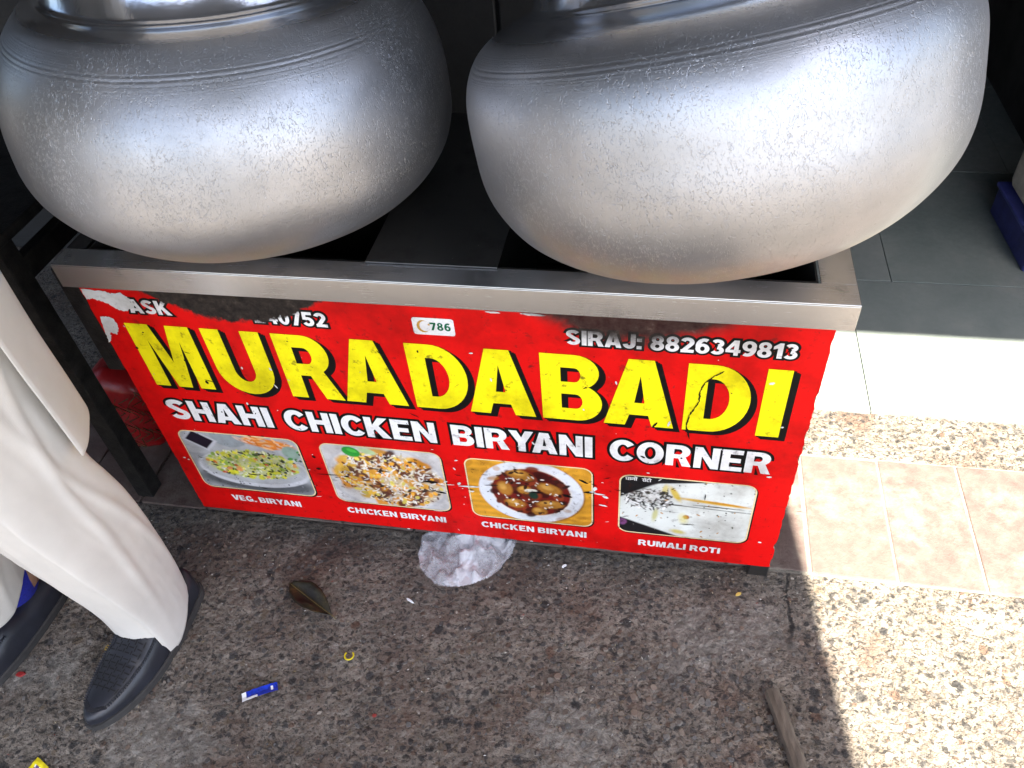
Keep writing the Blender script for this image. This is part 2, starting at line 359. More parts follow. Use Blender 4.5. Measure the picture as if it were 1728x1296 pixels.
# ---- printed board: wear shared by the red ground and everything printed on it
def print_material(name, col=None, attr=None, rough=.46, chips=1.0):
    t = NT(name); P = t.pos(); xyz = t.sep(P); X, Z = xyz[0], xyz[2]
    if attr:
        a = t.n('ShaderNodeVertexColor'); a.layer_name = attr; c = a.outputs[0]
    else: c = col
    g1 = t.noise(7, 6, .65, P); g2 = t.noise(48, 5, .65, P); g3 = t.noise(190, 3, .6, P)
    mul = t.ramp(g1, [(.34, (.58, .55, .53)), (.54, (1, 1, 1))]); c = t.mix(1.0, c, mul, 'MULTIPLY')
    c = t.mix(t.math('MULTIPLY', t.ss(g2, .57, .70), t.math('ADD', .25, t.math('MULTIPLY', t.ss(t.noise(5, 4, .6, P), .45, .6), .5))), c, (.03, .010, .008))
    c = t.mix(t.math('MULTIPLY', t.ss(t.noise(85, 5, .75, P), .62, .70), .8), c, (.03, .02, .018))
    # scratches: mostly along the board, worst at knee height
    zone = t.math('MULTIPLY', t.ss(Z, .08, .17), t.math('SUBTRACT', 1.0, t.ss(Z, .24, .42)))
    sc = t.noise(1.0, 4, .6, t.scale(P, (9, 1, 260)), .6); sc2 = t.noise(1.0, 4, .6, t.scale(P, (60, 1, 45)), 2.0)
    pat = t.ss(t.noise(6.5, 3, .5, P), .46, .62)
    m1 = t.math('MULTIPLY', t.ss(sc, .67, .71), t.math('ADD', t.math('MULTIPLY', zone, .8), .12))
    c = t.mix(t.math('MULTIPLY', m1, pat), c, (.018, .014, .012))
    m2 = t.math('MULTIPLY', t.ss(sc2, .69, .72), t.math('MULTIPLY', t.math('ADD', t.math('MULTIPLY', zone, .9), .05), chips))
    c = t.mix(m2, c, (.02, .018, .016))
    c = t.mix(t.math('MULTIPLY', t.ss(g3, .735, .76), t.math('MULTIPLY', pat, chips)), c, (.70, .66, .60))
    # soot licked down over the top edge by the burners
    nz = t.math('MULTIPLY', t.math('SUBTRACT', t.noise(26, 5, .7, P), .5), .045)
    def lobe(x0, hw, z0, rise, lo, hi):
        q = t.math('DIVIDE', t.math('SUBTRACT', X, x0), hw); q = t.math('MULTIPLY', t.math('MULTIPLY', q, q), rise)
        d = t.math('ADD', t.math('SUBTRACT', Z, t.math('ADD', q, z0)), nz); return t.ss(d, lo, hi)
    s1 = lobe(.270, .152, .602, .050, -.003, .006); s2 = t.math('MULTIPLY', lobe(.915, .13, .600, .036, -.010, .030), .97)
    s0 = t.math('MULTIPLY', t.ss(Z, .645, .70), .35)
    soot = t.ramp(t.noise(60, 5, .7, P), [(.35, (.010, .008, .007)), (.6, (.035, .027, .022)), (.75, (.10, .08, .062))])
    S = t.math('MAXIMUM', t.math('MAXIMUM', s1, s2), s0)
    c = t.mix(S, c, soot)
    t.set(Base_Color=c, Roughness=t.math('ADD', t.math('MULTIPLY', S, .35), t.math('ADD', t.math('MULTIPLY', g2, .25), rough - .08)), Normal=t.bump(t.math('ADD', g2, t.math('MULTIPLY', S, t.noise(120, 4, .6, P))), .10, .001))
    t.b.inputs['Specular IOR Level'].default_value = .16
    return t.m
P_RED = print_material('print_red', (.66, .0030, .0030)); P_YEL = print_material('print_yellow', (.86, .76, .006)); P_BLK = print_material('print_black', (.004, .004, .004), chips=.3)
P_WHT = print_material('print_white', (.78, .78, .78)); P_GRN = print_material('print_green', (.005, .12, .055), chips=0); P_GLD = print_material('print_gold', (.55, .32, .07), chips=0)
P_CRM = print_material('print_cream', (.80, .62, .36)); P_PIC = print_material('print_picture', attr='Col'); P_BARE = print_material('bare_white_board', (.66, .67, .66), rough=.7, chips=.2)

# board outline with a chewed edge
def edge_pts():
    out = []; zb, zt = .050, .700
    def chew(s, amp): return amp * (max(0, noise.noise((s * 23, 5.1, 2))) + .5 * max(0, noise.noise((s * 71, 1.1, 2))))
    n = 150
    for i in range(n): s = i / n; out.append((.0015 + 1.198 * s, zb - .002 * s + chew(s * 1.7, .0022)))
    for i in range(90): s = i / 90; out.append((1.2 - chew(s + 3, .0055 * (1 if s < .75 else .4)), zb + (zt - zb) * s))
    for i in range(20): s = i / 20; out.append((1.2 - 1.2 * s, zt))
    for i in range(90): s = 1 - i / 90; out.append((0 + chew(s + 9, .0028), zb + (zt - zb) * s))
    return out
def flat_poly(rings, y):                               # rings: outer then holes in (x,z); faces -y
    vs_ = [Vector((p_[0], p_[1], 0)) for r_ in rings for p_ in r_]
    tri = tessellate_polygon([[Vector((p_[0], p_[1], 0)) for p_ in r_] for r_ in rings])
    F_ = []
    for a, b, c in tri:
        A, B, C_ = vs_[a], vs_[b], vs_[c]
        F_.append((a, b, c) if (B - A).cross(C_ - A).z > 0 else (a, c, b))
    return [(v.x, y, v.y) for v in vs_], F_
EP = edge_pts(); FV, FF = flat_poly([EP], 0.0); n = len(EP)
BV = FV + [(a, .006, c) for a, _, c in FV]; BF = list(FF) + [tuple(n + i for i in f[::-1]) for f in FF] + [((i + 1) % n, i, n + i, n + (i + 1) % n) for i in range(n)]
board = mesh('sign_board', BV, BF, None, counter, mats=[P_RED, M_BOARD], fm=[0] * len(FF) + [1] * (len(FF) + n))
board['label'] = 'red printed sign board with yellow lettering and food pictures'

class Print:                                           # collects flat print at one depth layer
    def __init__(s): s.V = []; s.F = []; s.k = 0
    def add(s, rings, y):
        v, f = flat_poly(rings, y - s.k * 1.5e-5); s.k = (s.k + 1) % 4; b = len(s.V); s.V += v; s.F += [tuple(b + i for i in t_) for t_ in f]
    def build(s, name, mat, label=None):
        o = mesh(name, s.V, s.F, mat, board)
        if label: o['label'] = label
        return o
def arc(cx, cy, rx, ry, a0_, a1_, n=14): return [(cx + rx * math.cos(R(a0_ + (a1_ - a0_) * i / n)), cy + ry * math.sin(R(a0_ + (a1_ - a0_) * i / n))) for i in range(n + 1)]
def stroke(pts, t_, tv=None):
    """thick line; t_ = horizontal stem weight, tv = weight of horizontal runs"""
    tv = tv or t_; L_ = []; Rr = []
    for i, p_ in enumerate(pts):
        a = pts[max(0, i - 1)]; b = pts[min(len(pts) - 1, i + 1)]
        d = Vector((b[0] - a[0], b[1] - a[1])).normalized(); w = math.hypot(d.x * tv, d.y * t_) / 2
        L_.append((p_[0] - d.y * w, p_[1] + d.x * w)); Rr.append((p_[0] + d.y * w, p_[1] - d.x * w))
    return L_ + Rr[::-1]
S_, B_ = .25, .21
def rect(x0, y0, x1, y1): return [(x0, y0), (x1, y0), (x1, y1), (x0, y1)]
def glyph(ch):
    s, b = S_, B_
    if ch == ' ': return .22, []
    if ch == '.': return .25, [[rect(0, 0, .25, .22)]]
    if ch == ':': return .25, [[rect(0, 0, .25, .22)], [rect(0, .50, .25, .72)]]
    if ch == 'I': return s, [[rect(0, 0, s, 1)]]
    if ch == 'A':
        w = .86; c = w / 2; return w, [[[(0, 0), (c - .15, 1), (c + .15, 1), (w, 0), (w - .265, 0), (w - .315, .17), (.315, .17), (.265, 0)], [(c, .77), (.368, .36), (w - .368, .36)]]]
    if ch == 'M':
        w = .92; return w, [[[(0, 0), (0, 1), (.335, 1), (w / 2, .42), (w - .335, 1), (w, 1), (w, 0), (w - .225, 0), (w - .225, .76), (w / 2 + .105, 0), (w / 2 - .105, 0), (.225, .76), (.225, 0)]]]
    if ch == 'U':
        w = .78; return w, [[[(0, 1), (0, .38)] + arc(w / 2, .38, w / 2, .40, 180, 360)[1:-1] + [(w, .38), (w, 1), (w - s, 1), (w - s, .37)] + arc(w / 2, .37, w / 2 - s, .18, 360, 180)[1:-1] + [(s, .37), (s, 1)]]]
    if ch == 'D':
        w = .78; return w, [[[(0, 0), (0, 1)] + arc(.32, .5, w - .32, .5, 90, -90, 20), [(s, .20), (s, .80)] + arc(.32, .5, w - .32 - s, .30, 90, -90, 16)]]
    if ch == 'B':
        w = .76; return w, [[[(0, 0), (0, 1)] + arc(.42, .745, .30, .255, 90, -72, 12) + arc(.44, .285, .32, .285, 68, -90, 14), [(s, .60), (s, .81)] + arc(.42, .705, .075, .105, 90, -90, 8), [(s, .19), (s, .415)] + arc(.43, .3025, .085, .1125, 90, -90, 8)]]
    if ch in 'RP':
        w = .82; o = [(0, 0), (0, 1)] + arc(.43, .70, .325, .30, 90, -55, 16) + [(w, 0), (w - .285, 0), (.40, .37), (s, .37), (s, 0)]
        return w, [[o, [(s, .56), (s, .81)] + arc(.41, .685, .095, .125, 90, -90, 10)]]
    if ch == 'H':
        w = .78; return w, [[[(0, 0), (0, 1), (s, 1), (s, .62), (w - s, .62), (w - s, 1), (w, 1), (w, 0), (w - s, 0), (w - s, .40), (s, .40), (s, 0)]]]
    if ch == 'E':
        w = .66; return w, [[[(0, 0), (0, 1), (w - .02, 1), (w - .02, .80), (s, .80), (s, .61), (w - .07, .61), (w - .07, .41), (s, .41), (s, .20), (w, .20), (w, 0)]]]
    if ch == 'L': return .62, [[[(0, 0), (0, 1), (s, 1), (s, .21), (.62, .21), (.62, 0)]]]
    if ch == 'T': return .74, [[[(.37 - s / 2, 0), (.37 - s / 2, .79), (0, .79), (0, 1), (.74, 1), (.74, .79), (.37 + s / 2, .79), (.37 + s / 2, 0)]]]
    if ch == 'N':
        w = .78; return w, [[[(0, 0), (0, 1), (.235, 1), (w - .23, .42), (w - .23, 1), (w, 1), (w, 0), (w - .235, 0), (.23, .58), (.23, 0)]]]
    if ch == 'K':
        w = .84; return w, [[[(0, 0), (0, 1), (s, 1), (s, .62), (.50, 1), (w - .02, 1), (.47, .60), (w, 0), (.53, 0), (.31, .41), (s, .345), (s, 0)]]]
    if ch == 'V': return .84, [[[(.28, 0), (0, 1), (.28, 1), (.42, .33), (.56, 1), (.84, 1), (.56, 0)]]]
    if ch == 'Y': return .84, [[[(.42 - s / 2, 0), (.42 - s / 2, .42), (0, 1), (.28, 1), (.42, .68), (.56, 1), (.84, 1), (.42 + s / 2, .42), (.42 + s / 2, 0)]]]
    if ch == 'O': return .86, [[arc(.43, .5, .43, .515, 0, 360, 36)[:-1], arc(.43, .5, .175, .30, 0, 360, 28)[:-1]]]
    if ch == '0': return .66, [[arc(.33, .5, .33, .51, 0, 360, 30)[:-1], arc(.33, .5, .10, .31, 0, 360, 24)[:-1]]]
    if ch == 'C': return .80, [[stroke(arc(.43, .5, .305, .405, 38, 322, 26), .25, .22)]]
    if ch == 'G': return .84, [[stroke(arc(.43, .5, .305, .405, 38, 300, 26), .25, .22)], [rect(.45, .34, .82, .52)], [rect(.59, .06, .82, .36)]]
    if ch == 'S':
        c = arc(.37, .735, .235, .165, 22, 232, 16) + arc(.37, .275, .245, .175, 70, -160, 18); return .75, [[stroke(c, .24, .20)]]
    if ch == 'J': return .64, [[stroke([(.515, 1), (.515, .36)] + arc(.32, .32, .195, .21, 5, -175, 12), .25, .22)]]
    if ch == '1': return .46, [[[(.21, 0), (.21, .66), (0, .58), (0, .76), (.27, 1), (.46, 1), (.46, 0)]]]
    if ch == '2': return .68, [[stroke(arc(.33, .69, .22, .21, 165, -38, 16) + [(.16, .13)], .235, .2)], [rect(0.02, 0, .67, .2)]]
    if ch == '3': return .66, [[stroke(arc(.31, .735, .20, .165, 155, -80, 14), .22, .2)], [stroke(arc(.31, .275, .225, .18, 90, -155, 14), .23, .2)]]
    if ch == '4': return .72, [[[(.40, 0), (.40, .20), (0, .20), (0, .40), (.37, 1), (.62, 1), (.62, .39), (.72, .39), (.72, .20), (.62, .20), (.62, 0)], [(.40, .39), (.40, .68), (.20, .39)]]]
    if ch == '5': return .68, [[[(.08, 1), (.62, 1), (.62, .8), (.27, .8), (.23, .44), (.02, .46)]], [stroke(arc(.32, .33, .23, .225, 128, -158, 18), .235, .2)]]
    if ch == '6': return .68, [[arc(.34, .325, .34, .335, 0, 360, 28)[:-1], arc(.34, .325, .115, .15, 0, 360, 20)[:-1]], [stroke(arc(.41, .50, .295, .405, 60, 190, 14), .24, .2)]]
    if ch == '9': return .68, [[[(.68 - x_, 1 - y_) for x_, y_ in r_] for r_ in pc] for pc in glyph('6')[1]]
    if ch == '7': return .66, [[[(.10, 0), (.40, .78), (0, .78), (0, 1), (.66, 1), (.66, .84), (.36, 0)]]]
    if ch == '8': return .68, [[arc(.34, .735, .30, .275, 0, 360, 26)[:-1], arc(.34, .735, .095, .105, 0, 360, 18)[:-1]], [arc(.34, .29, .34, .30, 0, 360, 26)[:-1], arc(.34, .29, .115, .12, 0, 360, 18)[:-1]]]
    return .3, []
def area(r_): return .5 * sum(r_[i][0] * r_[(i + 1) % len(r_)][1] - r_[(i + 1) % len(r_)][0] * r_[i][1] for i in range(len(r_)))
def offset(r_, d, outer=True):
    if (area(r_) > 0) != outer: r_ = r_[::-1]
    out = []; n_ = len(r_)
    for i in range(n_):
        a, b, c = Vector(r_[i - 1]), Vector(r_[i]), Vector(r_[(i + 1) % n_])
        e1 = (b - a); e2 = (c - b)
        if e1.length < 1e-9 or e2.length < 1e-9: continue
        e1.normalize(); e2.normalize(); n1 = Vector((e1.y, -e1.x)); n2 = Vector((e2.y, -e2.x)); m_ = n1 + n2
        if m_.length < 1e-3: m_ = n1
        m_.normalize(); k_ = min(1.9, 1 / max(.35, m_.dot(n1))); q = b + m_ * d * k_; out.append((q.x, q.y))
    return out
def text_pieces(txt, x0, x1, zb0, zb1, h, gap=.055, boxes=None):
    """pieces in board coordinates, text squeezed between x0 and x1"""
    gl = [glyph(c) for c in txt]; out = []; KN = {'RY': -.06, 'YA': -.15, 'VE': -.05, 'AL': -.02, 'OT': -.03, 'LI': -.02, 'RA': -.03, 'CK': -.02}
    kern = [KN.get(txt[i:i + 2], 0) for i in range(len(txt))]
    tot = sum(g[0] for g in gl) + gap * (len(gl) - 1) + sum(kern); k_ = (x1 - x0) / tot; x_ = 0
    for i, (w, ps) in enumerate(gl):
        if boxes: bx0, bx1 = boxes[i]; kx = (bx1 - bx0) / w; ox = bx0
        else: kx = k_; ox = x0 + x_ * k_
        for pc in ps:
            out.append([[(ox + px * kx, zb0 + (zb1 - zb0) * ((ox + px * kx - x0) / (x1 - x0)) + pz * h) for px, pz in r_] for r_ in pc])
        x_ += w + gap + kern[i]
    return out
def put(name, pieces, mat, y, off=0.0, shift=(0, 0), label=None):
    pr = Print()
    for pc in pieces:
        rr = [offset(r_, off, i == 0) if off else r_ for i, r_ in enumerate(pc)]
        if off: rr = [rr[0]] + [r_ for r_, o_ in zip(rr[1:], pc[1:]) if len(r_) > 2 and area(r_) * area(offset(o_, 0.0, False)) > 0 and abs(area(r_)) > 2e-6]
        pr.add([[(a + shift[0], c + shift[1]) for a, c in r_] for r_ in rr], y)
    return pr.build(name, mat, label)
Y1, Y2, Y3, Y4 = -.0003, -.0006, -.0009, -.0012
big = text_pieces('MURADABADI', .05, 1.1565, .4345, .4245, .150, boxes=[(.050, .169), (.1905, .2975), (.319, .4185), (.4215, .5355), (.5505, .649), (.6465, .7605), (.7725, .872), (.875, .9895), (1.0035, 1.1035), (1.1205, 1.157)])
for dx in (.0035, .0075, .010): put('letter_shadow', big, P_BLK, Y1 - dx * .004, .0012, (dx, -dx * .75), 'black drop shadow of the yellow lettering')
put('lettering', big, P_YEL, Y3, 0, label='large yellow word MURADABADI')
for w, xa, xb in (('SHAHI', .045, .2555), ('CHICKEN', .283, .5735), ('BIRYANI', .6035, .856), ('CORNER', .886, 1.158)):
    pc = text_pieces(w, xa, xb, .3425 - .0115 * xa, .3425 - .0115 * xb, .0545, .07)
    put('letter_outline', pc, P_BLK, Y1, .0052); put('lettering', pc, P_WHT, Y3, 0, label='white word %s with black outline' % w)
for w, xa, xb, zb in (('ASK', .0755, .153, .6090), ('240752', .300, .4285, .6040), ('SIRAJ:', .816, .931, .5992), ('8826349813', .944, 1.1565, .5980)):
    pc = text_pieces(w, xa, xb, zb, zb - .001, .0300, .06); put('letter_outline', pc, P_BLK, Y1, .0042); put('lettering', pc, P_WHT, Y3, label='white text %s with black outline' % w)
for w, xa, xb, zb in (('VEG. BIRYANI', .085, .2415, .0895), ('CHICKEN BIRYANI', .345, .557, .0875), ('CHICKEN BIRYANI', .631, .8435, .0855), ('RUMALI ROTI', .945, 1.101, .0790)):
    put('caption', text_pieces(w, xa, xb, zb, zb - .0015, .0185, .09), P_WHT, Y3, label='white caption %s' % w)
def rrect(x0, z0, x1, z1, r_): return arc(x0 + r_, z0 + r_, r_, r_, 180, 270, 6) + arc(x1 - r_, z0 + r_, r_, r_, 270, 360, 6) + arc(x1 - r_, z1 - r_, r_, r_, 0, 90, 6) + arc(x0 + r_, z1 - r_, r_, r_, 90, 180, 6)
put('sticker', [[rrect(.5730, .6010, .6410, .6360, .005)]], P_WHT, Y3, label='white sticker reading 786 with a gold crescent')
put('sticker_digits', text_pieces('786', .6015, .6350, .6112, .6112, .0160, .12), P_GRN, Y4)
mo = arc(.5905, .6185, .0105, .0125, 50, 330, 24); mi = arc(.5935, .6190, .0090, .0105, 322, 58, 24)
put('crescent', [[mo + mi]], P_GLD, Y4)
put('star', [[[(.6000 + (.0030 if i % 2 == 0 else .0012) * math.sin(R(36 * i)), .6225 + (.0034 if i % 2 == 0 else .0013) * math.cos(R(36 * i))) for i in range(10)]]], P_GLD, Y4)

# ---- the four printed food pictures (painted into a colour attribute: flat print)
class Pic:
    def __init__(s, x0, z0, x1, z1, bg, nx_=176, nz_=130):
        s.b = (x0, z0, x1, z1); s.nx, s.nz = nx_, nz_; s.u, s.v = np.meshgrid(np.linspace(0, 1, nx_), np.linspace(0, 1, nz_)); s.a = (x1 - x0) / (z1 - z0)
        s.c = np.ones((nz_, nx_, 3)) * np.array(bg); s.c *= 1 + .10 * s.nz_noise(14)[..., None]
    def nz_noise(s, k_):
        g = rng.normal(size=(k_ + 2, int(k_ * s.a) + 2)); yy = s.v * k_; xx = s.u * k_ * s.a; j = yy.astype(int); i = xx.astype(int); fy_ = yy - j; fx_ = xx - i
        i2 = np.minimum(i + 1, g.shape[1] - 1); return (g[j, i] * (1 - fx_) + g[j, i2] * fx_) * (1 - fy_) + (g[j + 1, i] * (1 - fx_) + g[j + 1, i2] * fx_) * fy_
    def ell(s, cx, cy, rx, ry, rot=0, soft=.12):
        dx = (s.u - cx) * s.a; dy = s.v - cy; c, q = math.cos(rot), math.sin(rot); X = (dx * c + dy * q) / (rx * s.a); Y = (-dx * q + dy * c) / ry
        return np.clip((1 - np.sqrt(X * X + Y * Y)) / soft, 0, 1)
    def half(s, x0, y0, x1, y1, soft=.02):                # left of the directed line
        nx_, ny_ = -(y1 - y0), (x1 - x0) * s.a; L_ = math.hypot(nx_, ny_); return np.clip((((s.u - x0) * s.a * nx_ + (s.v - y0) * ny_) / L_) / soft + .5, 0, 1)
    def put(s, m, col, al=1.0): s.c = s.c * (1 - (m * al)[..., None]) + np.array(col) * (m * al)[..., None]
    def bits(s, n_, mask, cols, r0, r1, el=2.0, ang=None, al=.95):
        for _ in range(n_):
            for _t in range(30):
                x_, y_ = rng.random(2)
                if mask[int(y_ * (s.nz - 1)), int(x_ * (s.nx - 1))] > .4: break
            else: continue
            r_ = rng.uniform(r0, r1); e_ = rng.uniform(1, el); col = np.array(cols[rng.integers(len(cols))]) * rng.uniform(.75, 1.2)
            a_ = rng.uniform(0, 3.14) if ang is None else ang + rng.normal() * .4
            wdt = r_ * e_ * 1.5; i0, i1 = int(max(0, (x_ - wdt) * s.nx)), int(min(s.nx, (x_ + wdt) * s.nx + 2)); j0, j1 = int(max(0, (y_ - wdt * 1.5) * s.nz)), int(min(s.nz, (y_ + wdt * 1.5) * s.nz + 2))
            dx = (s.u[j0:j1, i0:i1] - x_) * s.a; dy = s.v[j0:j1, i0:i1] - y_; c, q = math.cos(a_), math.sin(a_)
            d = np.sqrt(((dx * c + dy * q) / (r_ * e_)) ** 2 + ((-dx * q + dy * c) / r_) ** 2); m = np.clip((1 - d) / .35, 0, 1) * al
            s.c[j0:j1, i0:i1] = s.c[j0:j1, i0:i1] * (1 - m[..., None]) + col * m[..., None]
    def build(s, label):
        x0, z0, x1, z1 = s.b; V = []; 
        for j in range(s.nz):
            for i in range(s.nx): V.append((x0 + (x1 - x0) * i / (s.nx - 1), Y1, z0 + (z1 - z0) * j / (s.nz - 1)))
        F = []
        r_ = .0185
        for j in range(s.nz - 1):
            for i in range(s.nx - 1):
                a = j * s.nx + i; x_ = V[a][0]; z_ = V[a][2]
                qx = max(x0 + r_ - x_, x_ - (x1 - r_), 0); qz = max(z0 + r_ - z_, z_ - (z1 - r_), 0)
                if qx * qx + qz * qz < (r_ - .0006) ** 2: F.append((a, a + 1, a + s.nx + 1, a + s.nx))
        o = mesh('food_picture', V, F, P_PIC, board); o['label'] = label
        ca = o.data.color_attributes.new('Col', 'FLOAT_COLOR', 'POINT'); rgba = np.ones((s.nx * s.nz, 4), np.float32); rgba[:, :3] = np.clip(s.c, .004, .95).reshape(-1, 3); ca.data.foreach_set('color', rgba.ravel())
        put('picture_edge', [[rrect(x0 - .0016, z0 - .0016, x1 + .0016, z1 + .0016, .020), rrect(x0 + .0012, z0 + .0012, x1 - .0012, z1 - .0012, .0175)]], P_CRM, Y2)
        put('picture_shadow', [[rrect(x0 + .001, z0 - .0045, x1 + .0042, z1 - .001, .020)]], P_BLK, Y1 + .0001)
        return o
# 1 vegetable biryani: oval plate on a grey cloth, sauce dish, carrots
pc = Pic(.0370, .1310, .2865, .3075, (.36, .38, .40)); pc.put(pc.half(0, .62, 1, .62), (.46, .47, .48), .5)
pc.put(pc.ell(.50, .16, .60, .20, -.05, .3), (.04, .045, .05), .8); pc.put(pc.ell(.53, .40, .50, .33, .02, .05), (.62, .64, .68)); pc.put(pc.ell(.53, .425, .47, .29, .02, .05), (.46, .48, .50))
rm = pc.ell(.53, .49, .43, .27, .04, .15); pc.put(rm, (.50, .52, .26)); pc.put(pc.ell(.42, .93, .16, .16, 0, .1), (.30, .34, .36)); pc.put(pc.ell(.75, .89, .25, .09, -.12, .25), (.66, .20, .03))
pc.bits(60, pc.ell(.72, .90, .26, .10, -.1, .2), [(.75, .24, .04), (.8, .45, .2), (.7, .5, .4)], .012, .02, 5, -.15); pc.put(pc.ell(.92, .77, .08, .12, .5, .2), (.26, .36, .30)); pc.bits(10, pc.ell(.94, .74, .08, .14), [(.05, .22, .04), (.02, .05, .03), (.5, .55, .5)], .015, .03)
pc.put(pc.half(.70, .83, 1.0, .57, .02) * (1 - pc.half(.70, .80, 1.0, .54, .02)), (.05, .05, .055), .9)
pc.put(pc.half(.02, .80, .14, .98, .01) * 0, (0, 0, 0))
d = np.clip(1 - (np.abs((pc.u - .16) * 1.2 + (pc.v - .86) * .25) + np.abs(pc.v - .86)) / .20, 0, 1); pc.put(np.clip(d * 8, 0, 1), (.52, .53, .57)); pc.put(np.clip((d - .22) * 10, 0, 1), (.015, .01, .02))
pc.bits(420, rm, [(.70, .72, .50), (.62, .64, .16), (.55, .60, .10), (.70, .70, .60), (.30, .42, .10), (.75, .66, .12)], .010, .019, 2.6); pc.bits(80, rm, [(.66, .62, .04), (.58, .60, .06), (.25, .40, .06)], .02, .035, 1.8); pc.bits(58, rm, [(.012, .02, .012), (.03, .05, .02), (.02, .016, .012)], .010, .022, 2.4); pc.bits(14, rm, [(.55, .10, .03), (.7, .3, .1)], .02, .03, 2)
pc.bits(26, pc.ell(.2, .18, .3, .16) + pc.ell(.85, .1, .2, .1), [(.08, .08, .1), (.2, .2, .22)], .008, .014); pc.build('printed picture of vegetable biryani on an oval plate')
# 2 chicken biryani heap
pc = Pic(.3330, .1265, .5715, .3055, (.60, .58, .57)); pc.put(pc.ell(.5, .46, .53, .60, 0, .05), (.52, .51, .52)); pc.put(pc.ell(.5, .47, .50, .56, 0, .04), (.62, .60, .58))
rm = pc.ell(.54, .47, .46, .47, -.1, .12); pc.put(rm, (.55, .42, .26)); pc.bits(40, rm, [(.72, .33, .04), (.66, .26, .02), (.75, .45, .06)], .06, .11, 2); pc.bits(26, rm, [(.12, .03, .02), (.18, .06, .03), (.09, .035, .03)], .035, .075, 2.2)
pc.bits(420, rm, [(.74, .70, .62), (.78, .74, .68), (.72, .60, .36), (.70, .66, .60)], .009, .015, 4.5); pc.bits(90, rm, [(.03, .02, .018), (.10, .03, .02), (.16, .06, .03)], .010, .022, 3); pc.bits(50, rm, [(.80, .50, .08), (.78, .36, .04), (.74, .60, .12)], .02, .032, 2)
pc.put(pc.ell(.26, .90, .085, .085, -.35, .15), (.03, .30, .04)); pc.put(pc.ell(.27, .92, .05, .03, -.35, .3), (.08, .50, .07)); pc.put(pc.ell(.40, .93, .09, .05, -.3, .3), (.45, .58, .32)); pc.build('printed picture of a heap of chicken biryani with a green leaf')
# 3 chicken curry in a white bowl on orange wood
pc = Pic(.6180, .1225, .8550, .3000, (.64, .30, .025)); pc.c *= (1 + .10 * np.sin(pc.v * 60 + 3 * pc.nz_noise(5)))[..., None]; pc.put(pc.ell(.52, .50, .435, .535, 0, .03), (.26, .11, .02), .7); pc.put(pc.ell(.51, .51, .43, .53, 0, .03), (.68, .70, .74)); pc.put(pc.ell(.51, .51, .335, .42, 0, .03), (.78, .70, .62)); cu = pc.ell(.51, .51, .325, .405, 0, .04); pc.put(cu, (.16, .012, .008))
pc.bits(70, cu, [(.05, .006, .005), (.26, .04, .012), (.10, .02, .01)], .03, .06, 2)
for x_, y_, rx_, ry_, ro in ((.43, .80, .13, .10, -.35), (.30, .55, .07, .14, .2), (.37, .30, .10, .09, -.2), (.66, .33, .13, .085, .1), (.57, .19, .075, .09, 0), (.66, .60, .12, .10, -.4), (.46, .55, .07, .08, .3)):
    m = pc.ell(x_, y_, rx_, ry_, ro, .3) * cu; pc.put(m, (.40, .17, .025)); pc.put(pc.ell(x_ - .015, y_ + .025, rx_ * .55, ry_ * .5, ro, .6) * cu, (.66, .36, .08), .85)
pc.bits(45, cu, [(.02, .006, .005), (.04, .012, .008)], .012, .025, 2.5); pc.put(pc.ell(.53, .47, .045, .08, .2, .3), (.012, .035, .022)); pc.put(pc.ell(.51, .545, .06, .035, .1, .3), (.75, .72, .60)); pc.bits(34, pc.ell(.5, .5, .3, .3), [(.75, .70, .62)], .008, .014, 3); pc.bits(16, pc.ell(.12, .85, .2, .2) + pc.ell(.88, .1, .15, .2), [(.42, .18, .015)], .02, .05, 3, 0, .5)
pc.build('printed picture of chicken curry in a white bowl on orange wood')
# 4 rumali roti
pc = Pic(.9060, .1200, 1.1435, .2930, (.012, .011, .012)); ro = pc.half(.0, .30, .50, .02, .02) * (1 - pc.half(.02, .70, .34, .93, .02) * (1 - pc.half(.30, .90, 1.1, 1.02, .02)) * 1.0); ro = np.clip(pc.half(0, .27, .48, .0, .02) * np.clip(1 - np.maximum(pc.half(.0, .62, .30, .92, .03), 0) * (pc.u < .30), 0, 1) * (1 - pc.half(.28, .90, 1, 1.06, .02)), 0, 1)
pc.put(ro, (.66, .68, .64)); pc.c *= (1 + .05 * pc.nz_noise(7) * ro)[..., None]
pc.put(pc.ell(.70, .66, .36, .035, -.09, .5) * ro, (.62, .36, .02), .9); pc.put(pc.ell(.80, .655, .22, .022, -.09, .5) * ro, (.50, .22, .01), .9); pc.put(pc.ell(.42, .75, .035, .17, .45, .5) * ro, (.60, .42, .03), .9); pc.put(pc.ell(.34, .80, .03, .13, -.1, .5) * ro, (.60, .46, .05), .7)
pc.put(pc.ell(.52, .37, .03, .045, .3, .3), (.35, .10, .01)); pc.put(pc.ell(.50, .33, .05, .13, .2, .7) * ro, (.62, .55, .12), .6); pc.put(pc.ell(.47, .09, .08, .05, -.2, .6) * ro, (.55, .45, .05), .8); pc.put(pc.ell(.28, .36, .03, .16, -.1, .6) * ro, (.45, .42, .08), .7)
sm = pc.ell(.22, .62, .27, .26, 0, .8) * ro; pc.bits(170, sm, [(.03, .028, .026), (.10, .09, .085), (.20, .17, .15), (.02, .02, .02)], .008, .016, 4); pc.bits(60, sm, [(.72, .72, .70)], .01, .02, 4); pc.bits(46, ro, [(.03, .03, .03), (.4, .18, .02), (.05, .06, .03)], .007, .012, 2.5)
pc.put(np.clip(1 - np.abs((pc.v - .56) + .05 * (pc.u - .5)) / .012, 0, 1) * (pc.u > .38), (.03, .035, .03), .85); pc.put(pc.ell(.03, .18, .04, .07, 0, .4), (.20, .06, .18), .9)
pc.build('printed picture of white rumali roti on black with brown stains')
